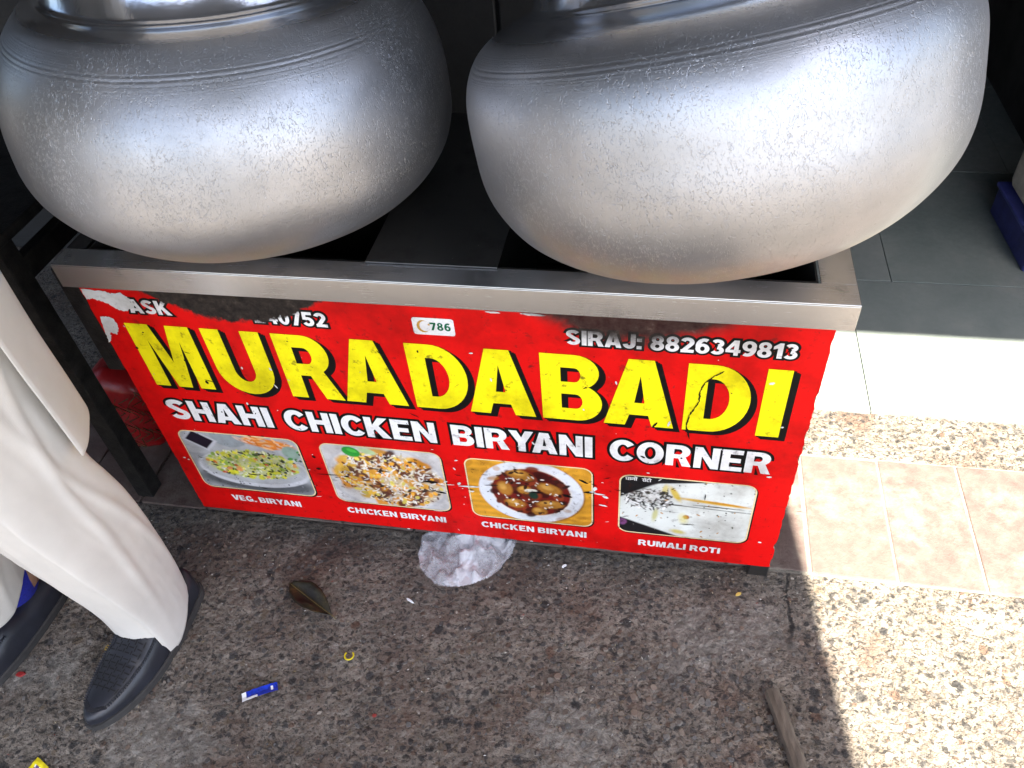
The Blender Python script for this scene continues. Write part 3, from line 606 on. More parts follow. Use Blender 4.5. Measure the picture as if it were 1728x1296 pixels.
# small Hindi words on the black corner of that picture
def hind(cx, cz, s, strokes):
    return [[stroke([(cx + a * s, cz + b * s) for a, b in st], .18 * s)] for st in strokes]
ST = {'ma': [[(0, .75), (.1, .2), (.5, .2)], [(.1, .2), (.05, .05)], [(.5, .8), (.5, 0)]], 'aa': [[(.15, .8), (.15, 0)]], 'la': [[(.05, .1), (.1, .5), (.3, .45), (.3, .15)], [(.3, .45), (.6, .5)], [(.65, .8), (.65, 0)]], 'ii': [[(.15, .8), (.15, 0)], [(.15, .8), (.0, 1.1), (-.25, 1.1)]], 'ra': [[(.1, .8), (.3, .55), (.1, .4), (.35, 0)]], 'o': [[(.15, .8), (.15, 0)], [(.15, .8), (0, 1.15)]], 'ta': [[(.3, .8), (.3, .62), (.05, .4), (.15, .08), (.42, .12)]]}
hz = .2800; s = .0098; x_ = .9160; pcs = []
for word, wd in ((('ma', 'aa', 'la', 'ii'), (.65, .3, .8, .3)), (('ra', 'o', 'ta', 'ii'), (.4, .35, .55, .3))):
    xs = x_
    for g, w in zip(word, wd): pcs += hind(x_, hz, s, ST[g]); x_ += w * s
    pcs += [[rect(xs - .001, hz + .72 * s, x_ + .001, hz + .88 * s)]]; x_ += .009; hz -= .0008
for q, pcx in enumerate(pcs): put('hindi_lettering' , [pcx], P_WHT, Y3 - q * 1e-5) if q == 0 else None
pr = Print()
for q, pcx in enumerate(pcs[1:]): pr.add(pcx, Y3 - q * 1.2e-5)
pr.build('hindi_lettering', P_WHT, 'small white Hindi words on the roti picture')

# ---- torn print: bare white patches and knife scratches over the print
def ragged(pts, amp=.0012, sub=6):
    out = []; n_ = len(pts)
    for i in range(n_):
        a = Vector(pts[i]); b = Vector(pts[(i + 1) % n_]); d = b - a; nn = Vector((-d.y, d.x)).normalized() if d.length else Vector((0, 0))
        for k_ in range(sub): q = a + d * (k_ / sub); out.append(tuple(q + nn * amp * noise.noise((q.x * 260, q.y * 260, 3)) * 1.6))
    return out
def px_poly(l): return [(on_y(u, v).x, on_y(u, v).z) for u, v in l]
tears = [
 [(136, 486), (172, 489), (186, 494), (203, 493), (214, 500), (229, 511), (226, 519), (213, 524), (199, 521), (184, 512), (170, 507), (157, 503), (147, 504)],
 [(170, 534), (184, 533), (195, 540), (201, 553), (199, 564), (187, 560), (189, 570), (185, 577), (178, 560)],
 [(1337, 700), (1342, 690), (1340, 705)], ]
for t_ in tears[:2]:
    pr = Print(); pr.add([ragged(px_poly(t_), .0022)], -.0014); pr.build('torn_patch', P_BARE, 'bare white patch where the red print has torn off')
pr = Print(); pk = Print()
def nick(u, v, L_, w, ang, dark=False):
    c = on_y(u, v); n_ = 9; a = R(ang); pts = []
    for side in (1, -1):
        for i in range(n_ + 1):
            q = i / n_ if side == 1 else 1 - i / n_; x_ = (q - .5) * L_; hw = w * .5 * math.sin(math.pi * min(1, max(.04, q))) ** .6 * (1 + .7 * noise.noise((u + q * 9, v + side, 1)))
            x2, z2 = x_, side * hw + .0012 * noise.noise((u * .3 + q * 5, v, 5)); pts.append((c.x + x2 * math.cos(a) - z2 * math.sin(a), c.z + x2 * math.sin(a) + z2 * math.cos(a)))
    (pk if dark else pr).add([pts], -.0016 - random.random() * .0002)
for a in [(793, 820, .045, .0045, 4), (775, 815, .010, .006, 60), (797, 828, .010, .004, 10), (1004, 824, .012, .008, 70), (1012, 833, .022, .004, -5), (1022, 838, .012, .006, -20), (1018, 852, .017, .004, -12), (1000, 829, .012, .003, 8), (760, 817, .018, .002, 5), (752, 812, .010, .004, 30), (767, 790, .008, .003, -60), (770, 776, .007, .003, 20),
  (418, 680, .004, .007, 0), (409, 620, .0035, .006, 0), (466, 651, .003, .011, 25), (457, 622, .004, .008, 20), (795, 595, .007, .003, 5), (319, 834 - 60, .005, .004, 0), (1040, 645, .003, .008, 10), (1303, 646, .009, .005, 20), (1129, 714, .004, .014, -12), (829, 640, .003, .008, 5), (1298, 804, .009, .004, 5), (1282, 914, .007, .004, 0), (897, 912, .007, .003, 0), (690, 891, .007, .003, 0), (1094, 797, .006, .003, 0), (1320, 720, .005, .004, 0), (740, 861, .02, .0015, 0), (312, 771, .006, .004, 0), (480, 783, .004, .003, 0), (1383, 663, .004, .007, 10), (880, 752, .016, .002, 8), (900, 747, .004, .009, 30), (826, 728, .012, .0025, -8), (832, 526, .024, .0035, -2), (900, 530, .040, .0045, -2), (875, 814, .010, .004, 10), (905, 845, .012, .003, 5), (862, 806, .012, .003, 0), (985, 690, .003, .005, 30)]: nick(*a)
pth = [(1163, 738), (1158, 718), (1163, 700), (1172, 688), (1180, 676), (1181, 660), (1190, 645), (1205, 634), (1222, 626)]
for i in range(len(pth) - 1):
    (u0, v0), (u1, v1) = pth[i], pth[i + 1]; a = on_y(u0, v0); b = on_y(u1, v1); nick((u0 + u1) / 2, (v0 + v1) / 2, (b - a).length * 1.15, .0022 + .0022 * random.random() - .0002 * i, math.degrees(math.atan2(b.z - a.z, b.x - a.x)), True)
for a in [(350, 644, .006, .009, 10), (316, 594, .012, .0015, -20), (355, 642, .020, .0018, -15), (232, 586, .006, .005, 0), (242, 560, .004, .003, 0), (312, 607, .003, .004, 0), (705, 592, .003, .006, 0), (640, 594, .002, .012, 40), (1118, 641, .002, .010, 30), (1105, 716, .004, .016, -30), (1130, 850, .055, .0018, -1), (1215, 856, .095, .0016, -1), (1350, 862, .018, .0012, -1), (1190, 838, .002, .018, 0), (1160, 884, .030, .0016, 6), (555, 800, .05, .002, 2), (585, 803, .012, .004, 0), (640, 792, .045, .0022, -14), (727, 812, .03, .006, 0), (745, 830, .022, .004, -10), (830, 818, .028, .0022, 5), (985, 812, .02, .005, -30), (958, 836, .02, .006, -20), (995, 830, .022, .006, 5), (905, 830, .03, .004, 5), (500, 690, .02, .002, -10), (383, 700, .004, .004, 0), (375, 694, .003, .004, 0), (700, 700, .02, .002, -30), (932, 741, .012, .004, -30), (1085, 770, .01, .004, -30), (1150, 772, .004, .004, 0), (430, 800, .02, .003, 0), (538, 790, .01, .006, 0), (530, 770, .006, .008, 30)]: nick(*a, dark=True)
RN = random.Random(11)
def nick_at(x_, z_, *a_, **k_):
    v = Vector((x_, 0, z_)) - CAM; v = ROT.transposed() @ v; nick(864 + FPX * v.x / -v.z, 648 - FPX * v.y / -v.z, *a_, **k_)
for _ in range(150):
    x_ = min(1.18, max(.03, RN.choice((.31, .60, .88, .20, .45, .95)) + RN.gauss(0, .07))); z_ = min(.40, max(.07, RN.gauss(.215, .055)))
    nick_at(x_, z_, RN.choice((.003, .005, .008, .014)), RN.uniform(.0007, .0022), RN.gauss(0, 28), dark=RN.random() < .72)
for _ in range(70):
    nick_at(RN.uniform(.02, 1.18), RN.uniform(.06, .63), RN.choice((.002, .004, .006)), RN.uniform(.0008, .002), RN.uniform(0, 180), dark=RN.random() < .6)
pr.build('scratches', P_BARE, 'white nicks and scratches through the print')['kind'] = 'stuff'; pk.build('scratches', P_BLK, 'dark scratches and scuffs on the print')['kind'] = 'stuff'

# ------------------------------------------------------------------ the two aluminium pots
def pot_material():
    t = NT('beaten_aluminium'); uv = t.n('ShaderNodeUVMap').outputs[0]; q = t.sep(uv); U, V_ = q[0], q[1]     # metres round the belly / along the wall; v=0 at the groove
    mp = lambda sx, sy, r_=0.0: (lambda o: (setattr(o.inputs['Scale'], 'default_value', (sx, sy, 1)), setattr(o.inputs['Rotation'], 'default_value', (0, 0, r_)), t.l(uv, o.inputs[0]), o.outputs[0])[3])(t.n('ShaderNodeMapping'))
    d1 = t.ss(t.noise(1.0, 2, .5, mp(400, 165, .12), 1.2), .60, .70); d2 = t.ss(t.noise(1.0, 2, .5, mp(360, 140, -.45), 1.5), .62, .71); d3 = t.ss(t.noise(1.0, 2, .5, mp(320, 150, 1.25), 1.4), .66, .735)
    dens = t.ss(t.noise(9, 4, .6, uv), .30, .62)
    dent = t.math('MULTIPLY', t.math('MAXIMUM', t.math('MAXIMUM', d1, d2), d3), t.math('ADD', t.math('MULTIPLY', dens, .9), .10))
    body = t.math('SUBTRACT', 1.0, t.ss(V_, .030, .055)); dent = t.math('MULTIPLY', dent, body)        # the spun shoulder is smooth
    lathe = t.noise(1.0, 3, .6, mp(1.2, 520)); band = t.math('MULTIPLY', t.ss(V_, -.030, -.012), t.math('SUBTRACT', 1.0, t.ss(V_, .030, .042)))
    wav = t.math('MULTIPLY', t.math('SINE', t.math('MULTIPLY', V_, 900)), t.math('MULTIPLY', t.math('SUBTRACT', 1.0, t.ss(t.math('ABSOLUTE', V_), .004, .009)), .8))
    big = t.noise(6, 4, .6, uv); h = t.math('ADD', t.math('MULTIPLY', dent, -1.0), t.math('MULTIPLY', t.math('MULTIPLY', lathe, band), .5)); h = t.math('ADD', h, t.math('MULTIPLY', wav, .35)); h = t.math('ADD', h, t.math('MULTIPLY', t.noise(60, 4, .6, uv), .5))
    c = t.mix(t.ss(big, .35, .7), (.49, .505, .54), (.39, .405, .435))
    low = t.math('SUBTRACT', 1.0, t.ss(t.math('ADD', V_, t.math('MULTIPLY', t.noise(14, 5, .65, uv), .10)), -.30, -.19)); c = t.mix(t.math('MULTIPLY', low, .55), c, (.48, .37, .26))   # tea-coloured heat stain near the base
    sp = t.ss(t.noise(95, 3, .6, uv), .745, .765); c = t.mix(t.math('MULTIPLY', sp, .8), c, (.12, .10, .085))
    rg = t.math('ADD', .17, t.math('MULTIPLY', body, t.math('ADD', .21, t.math('MULTIPLY', big, .14)))); rg = t.math('SUBTRACT', rg, t.math('MULTIPLY', dent, .12))
    t.set(Base_Color=c, Metallic=.93, Roughness=rg, Normal=t.bump(h, .52, .0012)); return t.m
M_POT = pot_material()
def make_pot(label, cx, cy, cz, a, bl, bu, nl, nu, tx, ty, hn, rn, hg):
    prof = []
    for i in range(61): s_ = (math.pi / 2) * (1 - i / 60); prof.append((a * max(0, math.cos(s_)) ** (2 / nl), -bl * math.sin(s_) ** (2 / nl)))
    i = 1
    while True:
        h = i * hn / 40
        if h > hn - 1e-6: break
        prof.append((a * (1 - (h / bu) ** nu) ** (1 / nu), h)); i += 1
    rs = prof[-1][0]; k_ = rn / rs if rs > rn else 1.0
    for f, hh in ((.5, .35), (1, .6)): prof.append((rs + (rn - rs) * f, hn - .004 + .006 * hh))
    prof += [(rn - .0005, hn + .001), (rn - .004, hn + .003), (rn - .008, hn + .008), (rn - .016, hn + .035), (rn - .020, hn + .060), (rn - .016, hn + .075), (rn + .004, hn + .095), (rn + .030, hn + .108), (rn + .036, hn + .112), (rn + .034, hn + .116), (rn + .028, hn + .114), (rn, hn + .100), (rn - .022, hn + .076), (rn - .026, hn + .060), (rn - .022, hn + .01), (rn + .02, hn - .012), (a - .015, .02), (a - .02, -.04), (a * .58, -bl * .74), (0.0001, -bl + .014)]
    n_ = 144; V = []; F = []; L_ = [0]
    for i in range(1, len(prof)): L_.append(L_[-1] + math.hypot(prof[i][0] - prof[i - 1][0], prof[i][1] - prof[i - 1][1]))
    lg = min(range(61, 100), key=lambda i: abs(prof[i][1] - hg)); L_ = [l - L_[lg] for l in L_]
    for r_, h in prof:
        for k2 in range(n_): q = 2 * math.pi * k2 / n_ + math.pi / 2; V.append((r_ * math.cos(q), r_ * math.sin(q), h))
    UV = []
    for i in range(len(prof) - 1):
        for k2 in range(n_):
            k3 = (k2 + 1) % n_; F.append((i * n_ + k2, i * n_ + k3, (i + 1) * n_ + k3, (i + 1) * n_ + k2))
            for kk, ii in ((k2, i), (k2 + 1, i), (k2 + 1, i + 1), (k2, i + 1)): UV += [2 * math.pi * kk / n_ * a * .92 + cx * 7, L_[ii]]
    # a few broad knocks so the wall is not a perfect spin
    V2 = []
    for v in V:
        v = Vector(v); f = .0022 * noise.noise(v * 5.5 + Vector((cx * 9, 0, 0))) + .0009 * noise.noise(v * 17 + Vector((0, cx * 9, 0))); r_ = math.hypot(v.x, v.y)
        if r_ > .02: v.x *= 1 + f / max(r_, .1); v.y *= 1 + f / max(r_, .1)
        V2.append(v)
    root = empty('cooking_pot', (0, 0, 0))
    o = mesh('pot_body', V2, F, M_POT, None, True); o.parent = root
    ul = o.data.uv_layers.new(name='UVMap'); ul.data.foreach_set('uv', UV)
    Ry = Matrix.Rotation(ty, 4, 'Y'); Rx = Matrix.Rotation(tx, 4, 'X'); root.matrix_world = Matrix.Translation((cx, cy, cz)) @ Rx @ Ry
    tag(root, label, 'cooking pot', 'aluminium pots on the stall counter')
    return root
make_pot('big round aluminium pot above the peeled white corner of the sign', .2831, .1954, .8774, .3314, .1784, .2481, 2.168, 2.4917, -.0695, .0313, .1973, .2324, .151)
make_pot('big aluminium pot leaning left, overhanging the counter end beside the sunlit stone', 1.0008, .1671, .9084, .3293, .2107, .17, 2.2993, 3.8564, -.244, -.1852, .1586, .2223, .1151)

# ------------------------------------------------------------------ person standing at the left end
def cloth_material(name, col):
    t = NT(name); P = t.pos(); f = t.noise(12, 5, .6, P); w = t.noise(900, 2, .5, P)
    c = t.ramp(f, [(.3, tuple(k_ * .9 for k_ in col)), (.7, col)]); c = t.mix(t.math('MULTIPLY', t.ss(t.noise(40, 5, .7, P), .62, .8), .25), c, (.42, .38, .32))
    t.set(Base_Color=c, Roughness=.9, Normal=t.bump(t.math('ADD', w, t.math('MULTIPLY', f, 3)), .12, .002)); t.b.inputs['Sheen Weight'].default_value = .15; return t.m
M_COT = cloth_material('cream_cotton', (.63, .60, .55)); M_SKIN = plain('skin', (.23, .125, .08), .55, var=.12); M_HAIR = plain('hair', (.012, .010, .009), .6)
M_SOCK = plain('blue_sock', (.012, .018, .30), .9, var=.3, scale=200)
def leather():
    t = NT('black_leather'); P = t.obj(); f = t.noise(160, 5, .6, P); t.set(Base_Color=t.ramp(t.noise(20, 4, .6, P), [(.3, (.012, .013, .018)), (.7, (.026, .028, .038))]), Roughness=t.math('ADD', t.math('MULTIPLY', f, .2), .30), Normal=t.bump(f, .15, .001)); return t.m
M_LEA = leather(); M_SOLE = plain('rubber_sole', (.035, .033, .032), .8)
person = tag(empty('person', (-.12, -.25, 0)), 'person in cream kurta and loose trousers with black woven loafers', 'person')
def loft(name, secs, mat, parent, n_=64, fold=None, cap=False, thick=0.0, arcs=None):
    """secs: (z, cx, cy, rx, ry, rot) rings; fold(theta, z) -> radial scale; arcs=(th0, th1) open sheet"""
    V = []; F = []; m = n_ if arcs is None else n_ + 1
    for z, cx, cy, rx, ry, ro in secs:
        for k_ in range(m):
            th = 2 * math.pi * k_ / n_ if arcs is None else R(arcs[0]) + (R(arcs[1]) - R(arcs[0])) * k_ / n_
            s_ = fold(th, z) if fold else 1.0; a, b = rx * math.cos(th) * s_, ry * math.sin(th) * s_; c, q = math.cos(ro), math.sin(ro)
            zz = z if not callable(z) else z(th)
            V.append((cx + a * c - b * q, cy + a * q + b * c, zz))
    for i in range(len(secs) - 1):
        for k_ in range(m if arcs is None else m - 1): F.append((i * m + k_, i * m + (k_ + 1) % m, (i + 1) * m + (k_ + 1) % m, (i + 1) * m + k_))
    if cap: F += [tuple(range(m))[::-1], tuple(range((len(secs) - 1) * m, len(secs) * m))]
    o = mesh(name, V, F, mat, parent, True)
    if thick: md_ = o.modifiers.new('cloth', 'SOLIDIFY'); md_.thickness = thick; md_.offset = 1
    return o
def interp(keys, n_):
    keys = [np.array(k_, float) for k_ in keys]; out = []
    for i in range(n_ + 1):
        q = i / n_ * (len(keys) - 1); j = min(int(q), len(keys) - 2); f = q - j
        p0, p1, p2, p3 = keys[max(j - 1, 0)], keys[j], keys[j + 1], keys[min(j + 2, len(keys) - 1)]
        out.append(tuple(.5 * ((2 * p1) + (-p0 + p2) * f + (2 * p0 - 5 * p1 + 4 * p2 - p3) * f * f + (-p0 + 3 * p1 - 3 * p2 + p3) * f ** 3)))
    return out
def trouser(keys, seed):
    def fold(th, z):
        d = (th - R(309) + math.pi) % (2 * math.pi) - math.pi; c, q = abs(math.cos(d)), abs(math.sin(d)); lens = ((c / 1.12) ** 1.4 + (q / .98) ** 1.4) ** (-1 / 1.4)
        k_ = min(1, max(0, (z - .04) / .12)); lens = 1 + (lens - 1) * (.5 + .5 * k_)
        g = lens * (1.03 + .045 * noise.noise((math.cos(th) * 1.5, math.sin(th) * 1.5, z * 2.2 + seed)))
        if 0 <= d < 1.25: g += .085 * (1 - d / 1.25) ** 1.5                    # pressed pleat lapping over the shin
        elif -.5 < d < 0: g -= .045 * (1 + d / .5)
        for c0, sl, am, wd in ((35, 1.2, .05, .10), (-38, .9, .035, .12), (75, -1.6, .04, .09), (-75, 1.6, .04, .14)):
            e = (d - R(c0) - sl * (z - .3) + math.pi) % (2 * math.pi) - math.pi; g += am * math.exp(-(e / wd) ** 2) * min(1, max(0, z - .07) / .2)
        w2 = noise.noise((th * 3 - z * 7, z * 16 + th * 2.5, seed + 5)); g += .008 * (1 - 2 * abs(w2))
        return g
    secs = [(z, cx, cy, rx, ry, -.45 * (z - .25)) for z, cx, cy, rx, ry, _ in interp(keys, 70)]
    o = loft('trousers', secs, M_COT, person, 180, fold, thick=.003)
    z0 = keys[0][0]
    for v in o.data.vertices:
        th = math.atan2(v.co.y - keys[0][2], v.co.x - keys[0][1]); w = max(0, 1 - (v.co.z - z0) / .09); v.co.z += w * (.022 * math.cos(th - R(150)) - .012 * math.exp(-((th + .75) / .5) ** 2) + .006 * math.sin(3 * th))
    return o
tl = trouser([(.050, .008, -.252, .066, .076, 0), (.12, .003, -.249, .075, .080, 0), (.25, -.004, -.255, .089, .092, 0), (.38, -.012, -.264, .097, .101, 0), (.50, -.028, -.272, .097, .100, 0), (.65, -.045, -.260, .098, .102, 0), (.80, -.055, -.245, .112, .118, 0), (.93, -.07, -.245, .115, .12, 0)], 1.0)
tr = trouser([(.145, -.295, -.285, .072, .082, 0), (.20, -.285, -.280, .078, .088, 0), (.28, -.270, -.268, .088, .098, 0), (.42, -.25, -.258, .098, .104, 0), (.60, -.22, -.25, .100, .108, 0), (.80, -.18, -.245, .110, .118, 0), (.93, -.16, -.245, .115, .12, 0)], 4.2)
def kfold(th, z): return 1 + .03 * math.sin(6 * th + 4 * z) + .05 * noise.noise((math.cos(th) * 2, math.sin(th) * 2, z * 1.5 + 8))
body_keys = [(.80, -.11, -.245, .185, .145, 0), (.95, -.115, -.245, .180, .140, 0), (1.10, -.12, -.245, .165, .130, 0), (1.25, -.12, -.245, .18, .130, 0), (1.38, -.12, -.245, .19, .115, 0), (1.44, -.12, -.245, .13, .085, 0), (1.48, -.12, -.245, .07, .065, 0)]
loft('kurta', interp(body_keys, 36), M_COT, person, 72, kfold, thick=.003)
skirt = [(.522, -.092, -.246, .172, .142, 0), (.60, -.094, -.246, .173, .142, 0), (.70, -.102, -.244, .176, .142, 0), (.803, -.11, -.245, .186, .147, 0)]
loft('kurta_tail', interp(skirt, 22), M_COT, person, 50, kfold, thick=.003, arcs=(1, 178))['label'] = 'back tail of the kurta with a side slit'
loft('kurta_tail', interp(skirt, 22), M_COT, person, 50, kfold, thick=.003, arcs=(238, 302))['label'] = 'front tail of the kurta with a side slit'
# body (one continuous skin): head, neck, torso, arms with hands, legs
def skin_body():
    V = []; E = []; RD = []
    def add(p, r_, par=None):
        V.append(p); RD.append(r_)
        if par is not None: E.append((par, len(V) - 1))
        return len(V) - 1
    X, Y = -.12, -.245
    pel = add((X, Y, .92), (.13, .09)); sp = add((X, Y, 1.12), (.12, .085), pel); ch = add((X, Y, 1.30), (.14, .095), sp); nk = add((X, Y + .005, 1.46), (.052, .052), ch)
    hd0 = add((X, Y - .01, 1.54), (.068, .078), nk); hd1 = add((X, Y - .012, 1.62), (.076, .092), hd0); add((X, Y, 1.70), (.055, .065), hd1)
    for s_, hx in ((1, .02), (-1, -.27)):
        hip = add((X + s_ * .085, Y, .88), (.085, .085), pel); kn = add(((X + s_ * .085 + hx) / 2 + .01 * s_, Y + .01, .49), (.055, .058), hip); an = add((hx, -.215, .10), (.036, .04), kn); add((hx - .02, -.30, .045), (.038, .03), an)
        sh = add((X + s_ * .175, Y + .005, 1.38), (.055, .055), ch); el = add((X + s_ * .22, Y + .02, 1.10), (.038, .038), sh); wr = add((X + s_ * .15, Y - .19, 1.16), (.026, .03), el); pm = add((X + s_ * .12, Y - .255, 1.18), (.018, .036), wr)
        th_ = add((X + s_ * .10, Y - .27, 1.215), (.0095, .0095), pm); add((X + s_ * .085, Y - .295, 1.225), (.008, .008), th_)
        for k_, (oz, ln) in enumerate(((.030, .070), (.010, .080), (-.010, .076), (-.028, .060))):
            f0 = add((X + s_ * .105, Y - .290, 1.18 + oz), (.0085, .0085), pm); f1 = add((X + s_ * .085, Y - .290 - ln * .5, 1.185 + oz), (.008, .008), f0); add((X + s_ * .055, Y - .290 - ln * .75, 1.18 + oz), (.007, .007), f1)
    me = bpy.data.meshes.new('body'); me.from_pydata(V, E, []); o = bpy.data.objects.new('body', me); link(o, person); me.materials.append(M_SKIN)
    o.modifiers.new('skin', 'SKIN'); sv = me.skin_vertices[0].data
    for i, r_ in enumerate(RD): sv[i].radius = r_
    sv[0].use_root = True; o.modifiers[0].use_smooth_shade = True; o.modifiers.new('sub', 'SUBSURF').levels = 1; o.modifiers[-1].render_levels = 1
skin_body()
HX, HY = -.12, -.257
def blob(name, c, r_, mat, sq=None, n_=20):
    bm = bmesh.new(); bmesh.ops.create_uvsphere(bm, u_segments=n_, v_segments=n_ // 2 + 4, radius=1)
    for v in bm.verts: v.co = Vector((c[0] + v.co.x * r_[0], c[1] + v.co.y * r_[1], c[2] + v.co.z * r_[2])) if sq is None else sq(v.co)
    return from_bm(name, bm, mat, person, True)
def hair_shape(co): 
    f = 1 + .05 * noise.noise(co * 6); z = max(co.z, -.15 if co.y > .1 else .35); return Vector((HX + co.x * .083 * f, HY + .012 + co.y * .100 * f, 1.632 + z * .098 * f))
blob('hair', None, None, M_HAIR, hair_shape, 32)
blob('nose', (HX, HY - .094, 1.598), (.013, .018, .022), M_SKIN)
M_EYE = plain('eye', (.55, .53, .50), .3, bump=0); M_LIP = plain('lips', (.20, .075, .06), .5)
for s_ in (1, -1):
    e = blob('eye', (HX + s_ * .031, HY - .078, 1.622), (.013, .010, .008), M_EYE); blob('ear', (HX + s_ * .079, HY + .008, 1.605), (.010, .022, .032), M_SKIN); blob('brow', (HX + s_ * .031, HY - .083, 1.642), (.018, .008, .004), M_HAIR)
blob('mouth', (HX, HY - .084, 1.562), (.024, .009, .007), M_LIP)
for s_ in (1, -1):
    tube('sleeve', [(-.12 + s_ * .13, -.24, 1.40), (-.12 + s_ * .19, -.235, 1.34), (-.12 + s_ * .222, -.225, 1.20), (-.12 + s_ * .225, -.228, 1.11), (-.12 + s_ * .205, -.28, 1.105), (-.12 + s_ * .175, -.36, 1.135), (-.12 + s_ * .155, -.42, 1.155)], [.085, .078, .064, .062, .060, .054, .052], M_COT, person, 24)
def shoe(hx, hy, ang, label):
    """loafer in local frame: x across, y forward from heel, built then placed"""
    Mx = Matrix.Translation((hx, hy, 0)) @ Matrix.Rotation(ang, 4, 'Z')
    L_ = .312
    def half(t_): return .5 * (.062 + .045 * math.sin(min(1, t_ / .68) * math.pi / 2) ** 1.4) * (1 - max(0, (t_ - .56) / .44) ** 2.2) ** .62 * (1 - max(0, (.08 - t_) / .08) ** 2 * .75) ** .5
    def side(t_): return -.008 * math.sin(t_ * math.pi * 1.1 + .6) 
    def top(t_): return .070 - .004 * math.sin(t_ * 9) if t_ < .30 else .070 + (.086 - .070) * math.sin((t_ - .30) / .18 * math.pi / 2) if t_ < .48 else .086 - .052 * ((t_ - .48) / .52) ** .82 if t_ < .99 else .030
    prof = [(-1.0, .016), (-1.02, .026), (-.97, .040), (-.86, .56), (-.68, .78), (-.45, .93), (0, 1), (.45, .93), (.68, .78), (.86, .56), (.97, .040), (1.02, .026), (1.0, .016)]
    N = 40; V = []; F = []; m = 25
    for i in range(N + 1):
        t_ = .003 + .994 * i / N; hw = max(half(t_), .004); tp = top(t_); 
        for k_ in range(m):
            a = math.pi * k_ / (m - 1); x_ = -math.cos(a); ex = abs(x_) ** .80 * (1 if x_ > 0 else -1); zz = .016 + (tp - .016) * math.sin(a) ** .62
            wr_ = .0018 * math.exp(-((t_ - .62) / .02) ** 2) - .0016 * math.exp(-((t_ - .66) / .018) ** 2)
            V.append((side(t_) + ex * hw, t_ * L_, zz + wr_ * math.sin(a)))
    for i in range(N):
        for k_ in range(m - 1): F.append((i * m + k_, i * m + k_ + 1, (i + 1) * m + k_ + 1, (i + 1) * m + k_))
    F += [tuple(range(m))[::-1], tuple(N * m + k_ for k_ in range(m))]
    up = mesh('shoe', [Mx @ Vector(v) for v in V], F, M_LEA, person, True); up['label'] = label
    out = [(side(i / 40) + s_ * (half(min(.997, max(.003, i / 40))) + .004), (i / 40) * (L_ + .006) - .003) for s_, rg in ((1, range(0, 41)), (-1, range(40, -1, -1))) for i in rg]
    n_ = len(out); SV = [Mx @ Vector((a, b, z)) for z in (0.0, .0145, .0165) for a, b in [(x_ * (1 if z < .016 else .97), y_) for x_, y_ in out]]
    SF = [tuple(range(n_))[::-1], tuple(range(2 * n_, 3 * n_))] + [(l * n_ + i, l * n_ + (i + 1) % n_, (l + 1) * n_ + (i + 1) % n_, (l + 1) * n_ + i) for l in (0, 1) for i in range(n_)]
    mesh('sole', SV, SF, M_SOLE, up)
    # moccasin seam round the vamp, sewn stitches, and the woven cuts
    def on(t_, f):                                        # point on the upper, f in -1..1 across
        a = math.acos(max(-1, min(1, -abs(f) ** 1.25 * (1 if f > 0 else -1)))); return Vector((side(t_) + f * half(t_), t_ * L_, .016 + (top(t_) - .016) * math.sin(a) ** .62 + .0006))
    seam = [on(t_, f) for t_, f in [(.46 + .44 * q / 16, -.80 + .10 * (q / 16) ** 2) for q in range(17)] + [(.90 + .045 * math.sin(math.pi * q / 12), -.70 + 1.40 * q / 12) for q in range(1, 12)] + [(.90 - .44 * q / 16, .70 + .10 * (q / 16) ** 2) for q in range(17)]]
    tube('seam', [Mx @ v for v in seam], .0016, M_LEA, up, 6)
    SV = []; SF = []
    for i in range(0, len(seam) - 1):
        for q in (0, .5):
            c = seam[i].lerp(seam[i + 1], q); d = (seam[i + 1] - seam[i]).normalized(); w = d.cross(Vector((0, 0, 1))).normalized() * .0042; u_ = d * .0008; b = len(SV)
            for zz in (-.0012, .0024): SV += [Mx @ (c + w + u_ + Vector((0, 0, zz - .0012))), Mx @ (c + w - u_ + Vector((0, 0, zz - .0012))), Mx @ (c - w - u_ + Vector((0, 0, zz))), Mx @ (c - w + u_ + Vector((0, 0, zz)))]
            SF += [(b, b + 1, b + 2, b + 3), (b + 4, b + 7, b + 6, b + 5)] + [(b + j, b + 4 + j, b + 4 + (j + 1) % 4, b + (j + 1) % 4) for j in range(4)]
    mesh('stitching', SV, SF, M_LEA, up)
    SV = []; SF = []
    for r_ in range(11):                                  # basket-weave cuts
        for c_ in range(-4, 5):
            t_ = .47 + .034 * r_; f = c_ * .155 + (.078 if r_ % 2 else 0)
            if abs(f) > .66 or t_ > .86: continue
            p_ = on(t_, f); px_, py_ = on(t_, f + .05) - on(t_, f - .05), on(t_ + .01, f) - on(t_ - .01, f); px_.normalize(); py_.normalize(); nn = px_.cross(py_); 
            if nn.z < 0: nn = -nn
            a, b2 = (.0050, .0011) if (r_ + c_) % 2 else (.0011, .0056); b = len(SV)
            SV += [Mx @ (p_ + px_ * sx * a + py_ * sy * b2 + nn * .0005) for sx, sy in ((-1, -1), (1, -1), (1, 1), (-1, 1))]; SF.append((b, b + 1, b + 2, b + 3))
    mesh('weave_cuts', SV, SF, M_SOOT, up)
    return up
shoe(.032, -.163, R(180 - 7.5), 'left black woven loafer'); shoe(-.258, -.205, R(180 - 12), 'right black woven loafer')
loft('sock', [(.05, -.283, -.262, .037, .050, -.2), (.10, -.280, -.258, .036, .044, -.2), (.16, -.276, -.250, .040, .045, -.2)], M_SOCK, person, 28, cap=True)
loft('sock', [(.05, .018, -.225, .036, .048, -.2), (.10, .020, -.222, .035, .043, -.2), (.16, .018, -.220, .040, .045, -.2)], M_SOCK, person, 28, cap=True)

